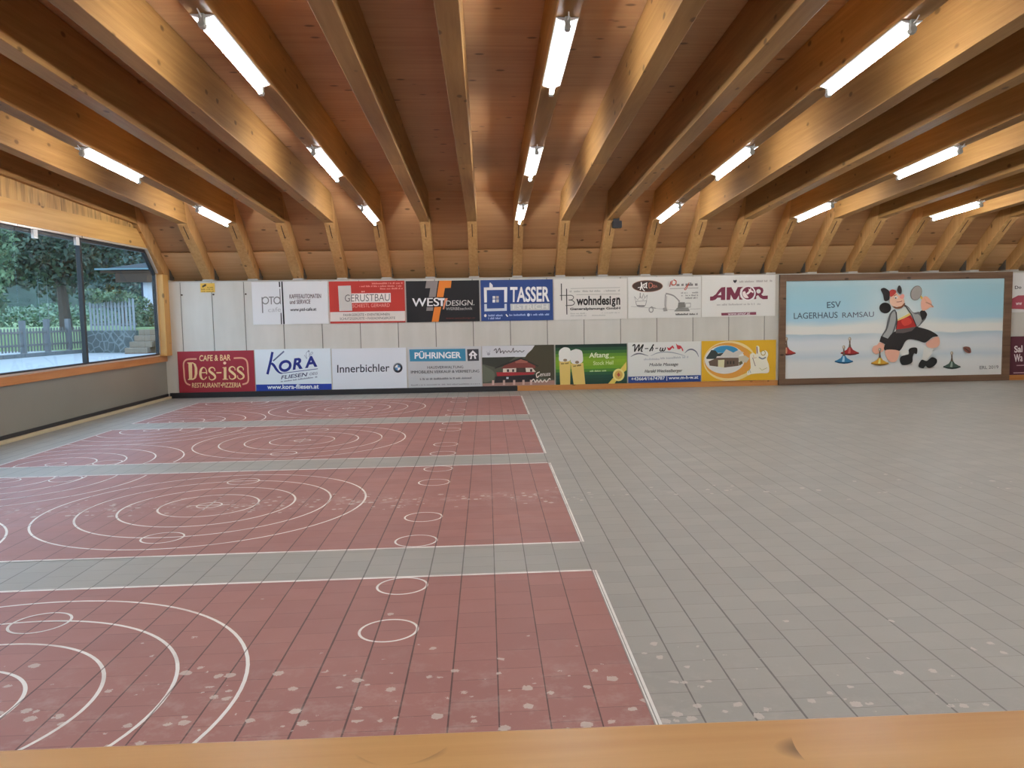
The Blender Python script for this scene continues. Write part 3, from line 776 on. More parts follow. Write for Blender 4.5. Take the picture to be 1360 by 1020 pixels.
b = lower('photo board of a dark-roofed chalet with red balcony before a wooded hill', [(62, 120), (1315, 110), (1320, 775), (85, 790)], -.722, .738, ink(76, 80, 68), (.108, .926))
b.poly((196, 197, 200), [(62, 120), (985, 118), (930, 200), (830, 310), (64, 312)])
b.poly((66, 62, 48), [(980, 119), (1315, 110), (1320, 680), (1000, 640), (960, 480), (800, 340), (850, 260), (930, 190)])
b.poly((54, 56, 50), [(64, 312), (430, 310), (640, 306), (520, 400), (300, 480), (64, 420)])
b.poly((92, 96, 82), [(70, 450), (140, 470), (280, 560), (260, 680), (85, 710)], True)
b.poly((152, 120, 110), [(80, 745), (1320, 700), (1320, 775), (85, 790)])
b.part('chalet_picture').poly((116, 62, 56), [(400, 500), (470, 430), (740, 335), (990, 450), (990, 500)]).poly((46, 44, 42), [(280, 490), (420, 430), (745, 318), (1050, 460), (1030, 475), (745, 345), (440, 455), (300, 502)]).poly((150, 92, 80), [(640, 385), (740, 350), (860, 385), (850, 410), (650, 412)]).poly((206, 196, 180), [(432, 500), (660, 494), (660, 560), (432, 562)]).poly((206, 196, 180), [(820, 492), (940, 492), (1000, 560), (830, 560)]).poly((62, 52, 46), [(660, 492), (820, 490), (830, 560), (660, 562)])
for x in (500, 590, 900): b.rect((52, 48, 46), x, 512, x + 36, 556)
b.poly((150, 50, 54), [(318, 560), (980, 568), (960, 602), (330, 626)]).poly((44, 40, 42), [(300, 630), (995, 612), (1000, 720), (290, 735)])
for x in (262, 450, 625, 785, 915): b.rect((186, 160, 150), x - 18, 690, x + 20, 770)
b.rect((190, 200, 206), 490, 640, 530, 672)
b.part('lettering').line((70, 66, 70), [(270, 200), (310, 170), (320, 240), (370, 160), (385, 235), (400, 215)], 13, True).line((92, 88, 92), [(400, 225), (430, 205), (440, 250), (470, 205), (500, 230), (530, 205), (560, 230), (590, 205), (610, 160), (620, 230), (660, 205), (690, 228), (720, 205), (760, 228), (800, 200)], 12, True)
b.part('flower_mark').ell((150, 150, 156), 180, 255, 26, 24).line((170, 170, 176), [(140, 210), (180, 255), (210, 200)], 10)
b.part('lettering').line((214, 206, 196), [(1065, 560), (1010, 590), (1020, 650), (1060, 620)], 16, True).text((206, 198, 188), 'enuss', (1066, 636), (1246, 626), 50, .02, .15)
b.part('lettering').line((206, 198, 188), [(920, 720), (960, 680), (990, 730), (1020, 690), (1050, 730), (1080, 690), (1110, 728), (1150, 690), (1180, 725), (1230, 670), (1250, 690)], 17, True)
b.done()

b = lower('green board with two tall beer glasses on the left', [(30, 118), (1265, 85), (1285, 745), (45, 772)], .765, 2.232, ink(34, 62, 48))
gcol = [(26, 44, 38), (36, 70, 48), (58, 96, 48), (88, 128, 46), (112, 148, 44), (120, 156, 44), (116, 152, 44), (104, 146, 44), (74, 120, 50), (46, 84, 58), (36, 70, 58), (34, 64, 54), (32, 60, 50)]
for k, c in enumerate(gcol):
    a0, a1 = k / len(gcol), (k + 1) / len(gcol)
    L = lambda a: (30 + 15 * a, 118 + 654 * a); Rr = lambda a: (1265 + 20 * a, 85 + 660 * a)
    b.poly(c, [L(a0), Rr(a0), Rr(a1), L(a1)])
b.part('beer_glass_picture').poly((206, 180, 104), [(98, 380), (292, 380), (290, 770), (120, 771)]).poly((214, 212, 204), [(92, 300), (98, 215), (170, 160), (250, 165), (290, 210), (288, 320), (270, 380), (110, 385)], True)
b.part('beer_glass_picture').poly((206, 180, 104), [(292, 420), (512, 410), (552, 766), (352, 768)]).poly((210, 208, 202), [(284, 300), (285, 225), (340, 195), (400, 185), (480, 215), (502, 300), (500, 390), (420, 430), (310, 410)], True)
b.part('glass_print').dashes((96, 78, 46), (130, 436), (270, 426), 26, 81).ell((130, 112, 90), 200, 366, 34, 22).dashes((96, 78, 46), (340, 476), (492, 456), 26, 82).ell((130, 112, 90), 405, 400, 34, 24)
b.part('lettering').text((214, 224, 190), 'Aftang', (610, 352), (952, 336), 108, .03)
b.part('lettering').text((196, 208, 150), 'Stock Heil', (684, 446), (1032, 432), 66, .02)
b.part('small_print').dashes((180, 200, 150), (610, 558), (918, 546), 26, 83).dashes((176, 196, 140), (965, 335), (1050, 328), 26, 84)
b.part('medal_picture').poly((206, 184, 92), [(948, 765), (1040, 650), (1180, 480), (1262, 385), (1266, 520), (1180, 600), (1100, 690), (1062, 764)]).ell((214, 200, 128), 1130, 605, 102, 104).ell((196, 160, 84), 1130, 605, 70, 72).poly((170, 80, 60), [(1100, 600), (1130, 560), (1160, 610), (1125, 640)])
b.done()

b = lower('white board with black script initials and a dark blue phone band', [(48, 75), (1310, 45), (1310, 705), (55, 735)], 2.255, 3.765, ink(206, 207, 202), (.112, .94))
b.poly((44, 66, 124), [(54, 632), (1310, 600), (1310, 705), (55, 735)])
b.part('lettering').text((214, 220, 230), '+43664/1674787 | www.m-h-w.at', (105, 712), (1266, 676), 72, .03)
b.part('lettering').line((34, 34, 34), [(125, 130), (165, 110), (160, 225)], 20, True).line((34, 34, 34), [(165, 215), (240, 105), (225, 215)], 20, True).line((34, 34, 34), [(225, 215), (310, 105), (275, 205), (300, 215)], 20, True).line((40, 40, 40), [(338, 172), (398, 168)], 14).line((34, 34, 34), [(490, 100), (420, 215)], 22).line((34, 34, 34), [(430, 190), (465, 155), (478, 170), (460, 210)], 18, True).line((40, 40, 40), [(520, 168), (565, 164)], 14).line((34, 34, 34), [(615, 150), (600, 200), (630, 205), (650, 160), (645, 205), (680, 195), (695, 150)], 17, True)
b.part('hand_emblem').poly((186, 70, 76), [(720, 145), (760, 160), (820, 115), (850, 160), (830, 170), (815, 150), (775, 195), (740, 195)]).poly((186, 70, 76), [(875, 80), (905, 110), (960, 120), (1000, 175), (1005, 210), (985, 205), (970, 160), (930, 180), (900, 170)])
b.part('wave_lines').line((110, 112, 118), [(95, 305), (180, 262), (270, 255), (400, 292)], [4, 22, 20, 4], True).line((150, 156, 160), [(440, 290), (560, 240), (720, 225), (880, 245), (1040, 288)], [4, 16, 18, 14, 4], True).line((108, 112, 124), [(1030, 240), (1090, 190), (1160, 180), (1230, 220), (1272, 300)], [4, 20, 24, 18, 6], True)
b.part('small_print').dashes((160, 164, 168), (320, 362), (600, 355), 34, 91, .5).dashes((160, 164, 168), (610, 345), (1100, 318), 34, 92, .5)
b.part('lettering').text((44, 46, 48), 'Mobile Massage', (410, 474), (906, 460), 64, .01, .25)
b.part('lettering').text((44, 46, 48), 'Harald Wechselberger', (330, 580), (975, 566), 66, .01, .25)
b.done()

b = lower('yellow board with an oval picture of a snowy house', [(30, 100), (1290, 95), (1275, 765), (25, 770)], 3.785, 5.345, ink(206, 162, 44), (.112, .944))
b.part('oval_picture').ell((220, 196, 140), 500, 440, 444, 334).ell((204, 158, 46), 590, 436, 330, 250).ell((206, 146, 66), 470, 430, 398, 296).ell((206, 206, 200), 415, 412, 338, 238)
b.ell((60, 132, 170), 430, 300, 230, 118, 0, 36, 180, 360).poly((54, 62, 62), [(100, 380), (190, 250), (260, 260), (300, 310), (390, 300), (380, 350), (280, 360), (270, 400), (110, 400)]).poly((190, 186, 178), [(380, 320), (440, 240), (560, 300), (640, 260), (740, 300), (660, 340), (640, 380), (320, 370)]).poly((98, 82, 70), [(140, 440), (290, 380), (650, 385), (650, 520), (410, 545), (160, 510)]).poly((200, 196, 160), [(300, 420), (410, 415), (400, 545), (300, 530)]).poly((186, 180, 160), [(640, 370), (760, 350), (830, 400), (780, 470), (660, 450)]).poly((98, 92, 66), [(650, 460), (700, 440), (720, 480), (660, 520)])
for x in (450, 500, 550): b.rect((64, 56, 50), x, 440, x + 26, 490)
b.part('figure_emblem').poly((218, 214, 196), [(840, 350), (900, 310), (945, 330), (950, 200), (1000, 210), (1010, 300), (1100, 270), (1150, 330), (1130, 420), (1160, 520), (1150, 640), (1000, 650), (870, 660), (800, 680), (790, 620), (850, 560)], True).line((110, 78, 80), [(960, 205), (965, 320)], 16).line((110, 90, 90), [(885, 390), (930, 530)], 10).ring((176, 150, 70), 1065, 312, 36, 40, 14).line((110, 120, 130), [(990, 380), (1050, 410), (1110, 385)], 22, True).line((186, 150, 110), [(900, 345), (905, 400), (950, 385)], 9).line((176, 176, 120), [(1000, 560), (1040, 600), (1130, 560)], 10).line((150, 150, 140), [(810, 640), (830, 580), (850, 640)], 10)
b.done()

# right edge of the view -----------------------------------------
b = upper('white and red board cut by the right edge, upper row beside the painting', [(1346.5, 361.5), (1449, 360), (1446, 415), (1343.5, 417)], 10.40, 11.88, ink(206, 205, 202), (1.43, 2.25))
b.poly((158, 74, 86), [(1344.5, 397.5), (1354, 393), (1449, 391), (1446, 415), (1343.5, 412)])
b.part('lettering').text((60, 60, 62), 'Do', (1349, 384), (1359, 383.5), 4.4, .03)
b.part('lettering').text((226, 206, 206), 'ww', (1350, 406.8), (1359.5, 406.4), 3.6, .03)
b.done()
b = lower('dark wine board with white lettering cut by the right edge, lower row', [(1343, 446), (1446, 443), (1443, 494), (1340, 496)], 10.40, 11.88, ink(84, 44, 54))
b.part('lettering').text((214, 206, 204), 'Sal', (1348, 467), (1360.5, 466), 9, .05)
b.part('lettering').text((214, 206, 204), 'Wa', (1347.5, 479), (1360.5, 478), 10, .05)
b.part('rule_lines').line((170, 140, 146), [(1351, 483.5), (1366, 483)], 1.2).line((170, 140, 146), [(1346, 493.2), (1380, 492.4)], 1.2)
b.done()

# small yellow notice
b = Board('notice_plate', 'small yellow camera warning notice at the top left of the back wall', 'notice', [(450, 140), (692, 138), (695, 290), (450, 292)], -6.195, -5.925, 2.075, 2.252, ink(206, 166, 72))
b.part('camera_symbol').poly((60, 48, 30), [(478, 185), (540, 150), (556, 165), (545, 185), (500, 205), (490, 215)])
b.part('small_print').dashes((140, 106, 44), (570, 220), (672, 218), 22, 95).dashes((120, 90, 38), (462, 248), (680, 246), 16, 96).dashes((140, 106, 44), (470, 284), (680, 282), 18, 97)
b.done()

# ------------------------------------------------------------------ framed painting
FX0, FX1, FZ1 = 5.395, 10.368, 2.276
IX0, IX1, IZ0, IZ1 = 5.525, 10.205, .127, 2.148
w = NB('painted_snow_scene'); co = w.n('ShaderNodeTexCoord').outputs['Object']
sx = w.n('ShaderNodeSeparateXYZ'); w.put(sx.inputs[0], co)
zz = w.math('DIVIDE', sx.outputs[2], IZ1 - IZ0)
zz = w.math('ADD', zz, w.math('MULTIPLY', w.math('SUBTRACT', w.noise(w.scale(co, .6, 1, 2.5), 1.5, 3), .5), .08))
c = w.ramp(zz, [(0, lin((206, 206, 202))), (.16, lin((202, 205, 204))), (.22, lin((182, 194, 200))), (.3, lin((200, 205, 206))), (.38, lin((196, 202, 206))), (.445, lin((166, 184, 192))), (.46, lin((210, 210, 204))), (.53, lin((206, 208, 204))), (.60, lin((154, 190, 204))), (.75, lin((146, 188, 202))), (.93, lin((150, 186, 196))), (1.0, lin((166, 192, 198)))])
# pale glow of bare ground colour around the figure, as painted
gx = w.math('DIVIDE', w.math('SUBTRACT', sx.outputs[0], .1), .95); gz = w.math('DIVIDE', w.math('SUBTRACT', sx.outputs[2], 1.15), .95)
gl = w.math('EXPONENT', w.math('MULTIPLY', w.math('ADD', w.math('MULTIPLY', gx, gx), w.math('MULTIPLY', gz, gz)), -1.4))
c = w.mix(w.math('MULTIPLY', gl, .8), c, lin((210, 212, 206)))
cs = w.n('ShaderNodeMix', data_type='RGBA', blend_type='MULTIPLY'); cs.inputs[0].default_value = 1
w.put(cs.inputs[6], c); cs.inputs[7].default_value = (PRINT_K, PRINT_K, PRINT_K, 1)
w.col(cs.outputs[2]).rough(.6); M_PAINT = w.m

b = Board('framed_painting', 'large framed painting of a crouching man playing ice stock on snow', 'painting', [(1043.5, 374), (1334, 368.5), (1328, 497), (1041, 503.5)], IX0, IX1, IZ0, IZ1, M_PAINT, thick=.01, y=YW - .03)
b.panel.v = [(x, y, z) for x, y, z in b.panel.v]
fr = b.root
b.tf = (1030, 360, 9.714)
b.part('lettering').text((66, 84, 104), 'ESV', (655, 484), (832, 470), 80, .008, .0)
b.part('lettering').text((70, 86, 104), 'LAGERHAUS', (230, 624), (790, 608), 78, .01, .0)
b.part('lettering').text((86, 92, 108), 'RAMSAU', (850, 606), (1256, 592), 68, .006, .0)
def stock(px, py, k, dark, main, light, clip=None):
    """ice stock: flat flared body and a slim handle with a knob; px,py = centre of its base"""
    T = lambda pts: [(px + x * k, py - y * k) for x, y in pts]
    cl = (lambda pts: [(max(clip, x), y) for x, y in pts]) if clip is not None else (lambda p: p)
    b.part('ice_stock_picture')
    b.poly(dark, cl(T([(-120, 12), (-60, -6), (0, -12), (60, -6), (120, 12), (112, 28), (60, 42), (-60, 42), (-112, 28)])))
    b.poly(main, cl(T([(-116, 22), (-60, 12), (0, 8), (60, 12), (116, 22), (80, 40), (40, 62), (18, 96), (-18, 96), (-40, 62), (-80, 40)])))
    b.poly(light, cl(T([(-26, 14), (6, 14), (10, 50), (6, 88), (-10, 88), (-18, 50)])))
    b.poly((98, 84, 70), cl(T([(-17, 92), (17, 92), (9, 140), (10, 180), (-10, 180), (-8, 140)])))
    if clip is None or px > clip: b.ell((150, 140, 124), px, py - 200 * k, 19 * k, 25 * k).ell((196, 188, 170), px - 3 * k, py - 204 * k, 9 * k, 13 * k)
b.tf = (1035, 430, 9.714)
stock(84, 400, 1.0, (90, 34, 34), (158, 56, 50), (206, 150, 120), 60)
stock(893, 398, 1.0, (84, 32, 34), (148, 46, 48), (186, 100, 92))
stock(815, 505, 1.0, (30, 74, 104), (58, 122, 166), (160, 200, 218))
b.tf = (1140, 360, 7.2875)
K = (44, 42, 42); SKN = (214, 164, 142); SK2 = (226, 180, 156)
stock(888, 938, .72, (34, 46, 42), (66, 84, 76), (140, 156, 146))
b.part('player_picture')
# raised arm, hand and racket-like disc
b.poly((96, 98, 98), [(430, 330), (470, 345), (520, 400), (580, 395), (645, 440), (605, 500), (560, 540), (520, 520), (470, 430)], True)
b.poly((150, 152, 150), [(440, 340), (480, 365), (530, 415), (570, 420), (600, 470), (565, 530), (530, 515), (485, 430)], True)
b.poly(K, [(585, 392), (620, 378), (650, 410), (645, 440), (606, 474), (592, 440)], True)
b.line((206, 168, 70), [(575, 225), (625, 290)], 20)
b.ell((112, 108, 102), 549, 212, 53, 74, 22).ell((150, 146, 140), 550, 212, 47, 68, 22)
b.poly(SKN, [(605, 380), (592, 310), (615, 255), (650, 245), (690, 285), (700, 330), (715, 350), (680, 352), (650, 372)], True)
b.line((176, 128, 110), [(640, 300), (690, 322), (712, 348)], 12).line((206, 160, 130), [(625, 262), (650, 300)], 10)
# left arm, jacket
b.poly((92, 94, 94), [(345, 375), (300, 400), (270, 470), (250, 560), (208, 640), (280, 680), (330, 590), (360, 470)], True)
b.poly((152, 154, 152), [(338, 390), (305, 420), (285, 500), (262, 570), (222, 635), (275, 662), (318, 580), (348, 470)], True)
b.poly(K, [(205, 628), (285, 660), (255, 715), (188, 682)])
b.poly(SKN, [(190, 690), (235, 712), (225, 770), (190, 790), (150, 805), (118, 770), (130, 730), (165, 715)], True)
# shorts
b.poly(K, [(330, 590), (430, 560), (520, 535), (580, 545), (680, 575), (755, 625), (700, 640), (630, 690), (560, 672), (490, 660), (440, 680), (375, 775), (240, 768), (245, 700), (280, 640)], True)
# shirt, waistcoat
b.poly((200, 206, 196), [(355, 400), (440, 345), (480, 410), (440, 440), (375, 470)])
b.poly((214, 190, 110), [(362, 470), (420, 440), (485, 405), (492, 425), (430, 455), (366, 482)])
b.poly((166, 48, 46), [(362, 484), (430, 456), (490, 426), (535, 500), (545, 535), (470, 550), (350, 568)])
b.poly((196, 72, 60), [(400, 480), (470, 450), (500, 500), (430, 530)], True)
b.poly((92, 84, 82), [(348, 566), (470, 550), (545, 535), (500, 580), (420, 600), (345, 600)])
b.line((50, 50, 50), [(352, 395), (360, 480), (350, 560)], 8).line((50, 50, 50), [(440, 335), (500, 420), (545, 530)], 8)
# head
b.ell((36, 34, 34), 246, 358, 57, 52)
b.poly((120, 78, 54), [(300, 320), (360, 350), (430, 310), (435, 325), (400, 360), (340, 362)], True)
b.poly(SK2, [(290, 290), (310, 230), (345, 205), (385, 240), (420, 225), (425, 265), (432, 300), (400, 340), (350, 345), (310, 335)], True)
b.poly((226, 150, 138), [(385, 245), (415, 222), (432, 240), (420, 268), (395, 265)], True)
b.ell((244, 240, 230), 352, 256, 16, 12).ell((50, 40, 36), 348, 262, 7, 6).line((150, 86, 76), [(355, 300), (385, 298), (410, 290)], 6, True).line((120, 80, 60), [(330, 240), (355, 228)], 7)
b.poly((170, 62, 56), [(280, 210), (310, 180), (350, 190), (345, 220), (300, 250)], True)
b.poly(K, [(205, 180), (240, 165), (285, 195), (290, 240), (282, 280), (240, 290), (225, 230)], True)
b.poly(K, [(362, 190), (372, 148), (390, 142), (406, 175), (402, 215), (385, 222)], True)
# legs
b.poly(SKN, [(245, 765), (370, 770), (368, 830), (340, 875), (290, 878), (255, 840)], True)
b.poly((206, 206, 200), [(380, 775), (460, 760), (470, 810), (400, 830)])
b.poly((38, 38, 38), [(380, 860), (395, 825), (440, 810), (470, 800), (468, 760), (500, 740), (548, 745), (545, 800), (520, 795), (505, 830), (500, 880), (455, 905), (400, 905)], True)
b.poly(SKN, [(640, 690), (720, 640), (760, 640), (768, 700), (740, 735), (680, 745), (642, 725)], True)
b.poly((206, 206, 200), [(618, 725), (650, 740), (715, 748), (690, 800), (640, 868), (592, 862)])
b.poly((38, 38, 38), [(560, 920), (590, 858), (640, 868), (690, 832), (735, 850), (735, 890), (690, 930), (650, 935), (630, 915), (605, 940)], True)
stock(188, 905, .72, (120, 84, 30), (200, 152, 56), (236, 214, 130))
b.part('leaf_picture').poly((110, 72, 62), [(996, 735), (1030, 728), (1062, 740), (1070, 785), (1040, 792), (1005, 770)], True).line((60, 44, 40), [(1010, 745), (1055, 780)], 9)
b.tf = (1020, 330, 4)
b.part('lettering').text((104, 106, 104), 'ERL 2019', (1112, 640), (1212, 636), 17, .01)
b.tf = (0, 0, 1)
b.done()
for nm, v in (('frame_top', (FX0, FX1, IZ1 - .005, FZ1)), ('frame_bottom', (FX0, FX1, .004, IZ0 + .005)), ('frame_side', (FX0, IX0 + .005, .004, FZ1)), ('frame_side', (IX1 - .005, FX1, .004, FZ1))):
    h = nm == 'frame_side'
    MB().box(v[0], v[1], YW - (.055 if not h else .057), YW + .006, v[2] + (.0 if not h else .0), v[3]).build(nm, M_FRAME, fr, bevel=.005)

# ------------------------------------------------------------------ outside, seen through the windows
def ground(name, x0, x1, y0, y1, z, m, z2=None, kind='structure'):
    mb = MB().add([(x0, y0, z), (x1, y0, z), (x1, y1, z if z2 is None else z2), (x0, y1, z if z2 is None else z2)], [(0, 1, 2, 3)])
    o = mb.build(name, m); tag(o, kind=kind); return o
w = NB('pale_forecourt'); w.col(w.mix(w.noise(w.obj(), 2.0, 4), lin((172, 174, 174)), lin((150, 152, 154)))).rough(.8)
MB0 = MB().box(-60, XL - .2, -20, 60, -.2, -.02)
tag(MB0.build('forecourt', w.m), kind='structure')
w = NB('meadow_grass'); w.col(w.mix(w.noise(w.obj(), 1.5, 5, .7), lin((150, 172, 122)), lin((122, 146, 96)))).rough(.9)
M_GRASS = w.m
m = MB(); m.add([(-110, 43.5, .95), (-18, 43.5, .95), (-18, 130, 1.5), (-110, 130, 1.5), (-110, 43.5, -.2), (-18, 43.5, -.2)], [(0, 1, 2, 3), (0, 1, 5, 4)])
tag(m.build('garden_lawn', M_GRASS), kind='structure')
w = NB('hillside_green'); w.col(w.ramp(w.noise(w.obj(), .12, 5, .7), [(.35, lin((40, 54, 50))), (.65, lin((66, 84, 74)))])).rough(1)
m = MB(); m.add([(-260, 60, -1), (-110, 200, -1), (40, 260, -1), (-260, 90, 26), (-110, 240, 42), (40, 300, 34)], [(0, 1, 4, 3), (1, 2, 5, 4)])
tag(m.build('wooded_hillside', w.m), kind='structure')

def leaf_mat(name, a, b):
    w = NB(name); oi = w.n('ShaderNodeTexWhiteNoise', noise_dimensions='3D')
    ge = w.n('ShaderNodeNewGeometry'); sc = w.n('ShaderNodeVectorMath', operation='SNAP')
    w.put(sc.inputs[0], ge.outputs['Position']); sc.inputs[1].default_value = (.35, .35, .35)
    w.put(oi.inputs['Vector'], sc.outputs[0])
    w.col(w.mix(oi.outputs['Value'], lin(a), lin(b))).rough(.6); return w.m
LG = leaf_mat('green_leaves', (44, 66, 46), (112, 138, 98))
LD = leaf_mat('dark_leaves', (22, 34, 30), (92, 110, 88))  # wide range puts leaf highlights into the leaf colour
LH = leaf_mat('pale_hedge_leaves', (92, 120, 96), (140, 164, 136))
LB = leaf_mat('blue_green_leaves', (36, 58, 56), (104, 132, 122))
M_BARK = mat('tree_bark', (74, 64, 56), .9)
def leaves(blobs, n, size, rng):
    m = MB()
    tot = sum(b[3] * b[4] * b[5] for b in blobs)
    for (cx, cy, cz, rx, ry, rz) in blobs:
        for _ in range(int(n * rx * ry * rz / tot)):
            while True:
                p = Vector((rng.uniform(-1, 1), rng.uniform(-1, 1), rng.uniform(-1, 1)))
                if .25 < p.length < 1: break
            c = Vector((cx + p.x * rx, cy + p.y * ry, cz + p.z * rz))
            u = Vector((rng.gauss(0, 1), rng.gauss(0, 1), rng.gauss(0, 1))).normalized(); v = u.orthogonal().normalized()
            s_ = size * rng.uniform(.6, 1.3)
            m.add([c - u * s_, c + v * s_ * .45, c + u * s_, c - v * s_ * .45], [(0, 1, 2, 3)])
    return m
def tree(name, label, x, y, z, trunk_h, rad, blobs, n, size, lm, seed, cat='tree', lean=0):
    rng = random.Random(seed)
    r = empty(name, (x, y, z), label, cat)
    bl = [(x + b[0], y + b[1], z + b[2], b[3], b[4], b[5]) for b in blobs]
    leaves(bl, n, size, rng).build('foliage', lm, r)
    if trunk_h:
        m = MB(); m.tube([(x, y, z - .3), (x + lean * .3, y, z + trunk_h * .4), (x + lean * .7, y, z + trunk_h * .75), (x + lean, y, z + trunk_h)], [rad * 1.25, rad, rad * .8, rad * .5], 9)
        for k in range(5):
            a = rng.uniform(0, 6.28); h = trunk_h * rng.uniform(.55, .95)
            m.tube([(x + lean * h / trunk_h, y, z + h), (x + lean + 1.0 * math.cos(a), y + 1.0 * math.sin(a), z + h + 1.0), (x + lean + 1.7 * math.cos(a), y + 1.7 * math.sin(a), z + h + 2.2)], [rad * .45, rad * .3, rad * .12], 6)
        m.build('trunk', M_BARK, r)
    return r
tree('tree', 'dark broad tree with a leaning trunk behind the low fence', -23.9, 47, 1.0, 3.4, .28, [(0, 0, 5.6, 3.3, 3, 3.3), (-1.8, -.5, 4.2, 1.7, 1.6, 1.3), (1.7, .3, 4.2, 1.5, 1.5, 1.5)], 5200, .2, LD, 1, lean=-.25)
tree('tree', 'light green leafy tree at the left edge, before the fence', -20.6, 32.6, -.02, 2.6, .1, [(.4, 0, 4.4, 1.7, 1.3, 2.4), (.7, .1, 2.5, .9, .9, 1.0)], 3600, .15, LG, 2)
tree('tree', 'tall tree behind the high picket fence, right of the window bar', -25.2, 57.5, 1.0, 3.0, .25, [(.4, 0, 4.9, 2.7, 2.4, 4.2), (2.3, 0, 6.0, 1.9, 1.8, 2.8), (-.2, 0, 2.4, 1.6, 1.2, 1.4)], 4800, .2, LB, 3)
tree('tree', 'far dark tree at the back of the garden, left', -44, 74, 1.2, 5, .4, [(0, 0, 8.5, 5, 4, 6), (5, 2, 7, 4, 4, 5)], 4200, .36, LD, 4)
tree('tree', 'far green tree beyond the house gable', -30, 72, 1.2, 5, .35, [(0, 0, 8, 5.0, 4, 6.0), (5, 1, 6, 3.6, 3, 4.5)], 4200, .36, LB, 5)
tree('bush', 'leafy bush growing beside the stone steps', -17.45, 41.2, .95, 0, 0, [(0, 0, .75, .75, .6, .95), (.5, .2, .5, .5, .5, .7)], 1100, .09, LG, 6, 'bush')
tree('climbing_plant', 'pale green climber along the top of the high picket fence', -18.3, 39.6, 2.3, 0, 0, [(-.6, .1, .35, .9, .3, .35), (.6, -.1, .3, .8, .3, .3)], 800, .08, LG, 7, 'plant')
tree('hedge', 'long clipped hedge far back across the lawn', -32, 62, 1.05, 0, 0, [(0, 0, .8, 3.2, 1, .95), (-4, -1, .75, 3, 1, .9), (4, 1.5, .75, 3, 1, .9)], 3200, .16, LH, 8, 'hedge')

M_GREYWOOD = mat('weathered_fence_wood', (112, 112, 110), .8)
M_GREYWOOD2 = mat('pale_fence_wood', (140, 146, 150), .8)
M_STONE = NB('rough_stone'); _w = M_STONE
_v = _w.n('ShaderNodeTexVoronoi', feature='DISTANCE_TO_EDGE'); _w.put(_v.inputs['Vector'], _w.obj()); _v.inputs['Scale'].default_value = 2.6
_c = _w.mix(_w.ramp(_v.outputs['Distance'], [(.02, 1.0), (.09, 0.0)]), _w.mix(_w.noise(_w.obj(), 3, 3), lin((62, 72, 72)), lin((92, 102, 102))), lin((120, 130, 130)))
_w.col(_c).rough(.9); M_STONE = _w.m
def lerp(a, b, t): return (a[0] + (b[0] - a[0]) * t, a[1] + (b[1] - a[1]) * t)
def picket(parent, p, zb, h, w, m_, d):
    ux, uy = d; nx, ny = -uy, ux
    hw, ht = w / 2, .012
    mb = MB(); out = [(-hw, 0), (hw, 0), (hw, h - .06), (0, h), (-hw, h - .06)]
    vs = [(p[0] + ux * a + nx * s_ * ht, p[1] + uy * a + ny * s_ * ht, zb + b_) for s_ in (-1, 1) for a, b_ in out]
    mb.add(vs, [(0, 1, 2, 3, 4), (9, 8, 7, 6, 5)] + [(i, (i + 1) % 5, 5 + (i + 1) % 5, 5 + i) for i in range(5)])
    return mb.build('picket', m_, parent)
def rail_bar(parent, a, b, z, h, m_, t=.03, off=.03):
    d = Vector((b[0] - a[0], b[1] - a[1])).normalized(); n = Vector((-d.y, d.x)) * off; k = Vector((-d.y, d.x)) * t / 2
    mb = MB(); q = [Vector(a) + n - k, Vector(b) + n - k, Vector(b) + n + k, Vector(a) + n + k]
    mb.add([(v.x, v.y, z) for v in q] + [(v.x, v.y, z + h) for v in q], [(0, 1, 2, 3), (4, 5, 6, 7), (0, 1, 5, 4), (1, 2, 6, 5), (2, 3, 7, 6), (3, 0, 4, 7)])
    return mb.build('rail', m_, parent)
A, Bp = (-21.6, 33.0), (-20.15, 41.2)
r = empty('picket_fence', (A[0], A[1], 0), 'low weathered picket fence with thick posts along the forecourt', 'fence')
d = Vector((Bp[0] - A[0], Bp[1] - A[1])); Ln = d.length; d.normalize()
for k in range(44):
    t = (k + .5) / 44
    if min(abs(t - q) for q in (.16, .5, .68, .85)) < .012: continue
    picket(r, lerp(A, Bp, t), .18, 1.05, .085, M_GREYWOOD, d)
for z in (.42, .98): rail_bar(r, A, Bp, z, .09, M_GREYWOOD, off=-.04)
for t, h in ((.16, 1.4), (.5, 1.55), (.68, 1.6), (.85, 1.6)):
    p = lerp(A, Bp, t); MB().box(p[0] - .1, p[0] + .1, p[1] - .1, p[1] + .1, -.02, h).build('post', mat('fence_post_wood', (112, 116, 118), .8), r, bevel=.01)
p = lerp(A, Bp, .06)
MB().box(p[0] + .05, p[0] + .08, p[1] - .25, p[1] + .2, .85, 1.12).build('sign_plate', mat('pale_sign', (206, 222, 222), .5), r)
mb = MB()
for k in range(16):
    p, q = lerp((A[0] + .35, A[1] - 2), (Bp[0] + .35, Bp[1]), k / 16), lerp((A[0] + .35, A[1] - 2), (Bp[0] + .35, Bp[1]), (k + .96) / 16)
    mb.add([(p[0], p[1], -.02), (p[0] + .25, p[1], -.02), (q[0] + .25, q[1], -.02), (q[0], q[1], -.02), (p[0], p[1], .14), (p[0] + .25, p[1], .14), (q[0] + .25, q[1], .14), (q[0], q[1], .14)], [(0, 1, 2, 3), (4, 5, 6, 7), (0, 1, 5, 4), (1, 2, 6, 5), (2, 3, 7, 6), (3, 0, 4, 7)])
tag(mb.build('kerb', mat('kerb_stone', (104, 108, 110), .9)), 'grey stone kerb between the forecourt and the low fence', 'kerb')

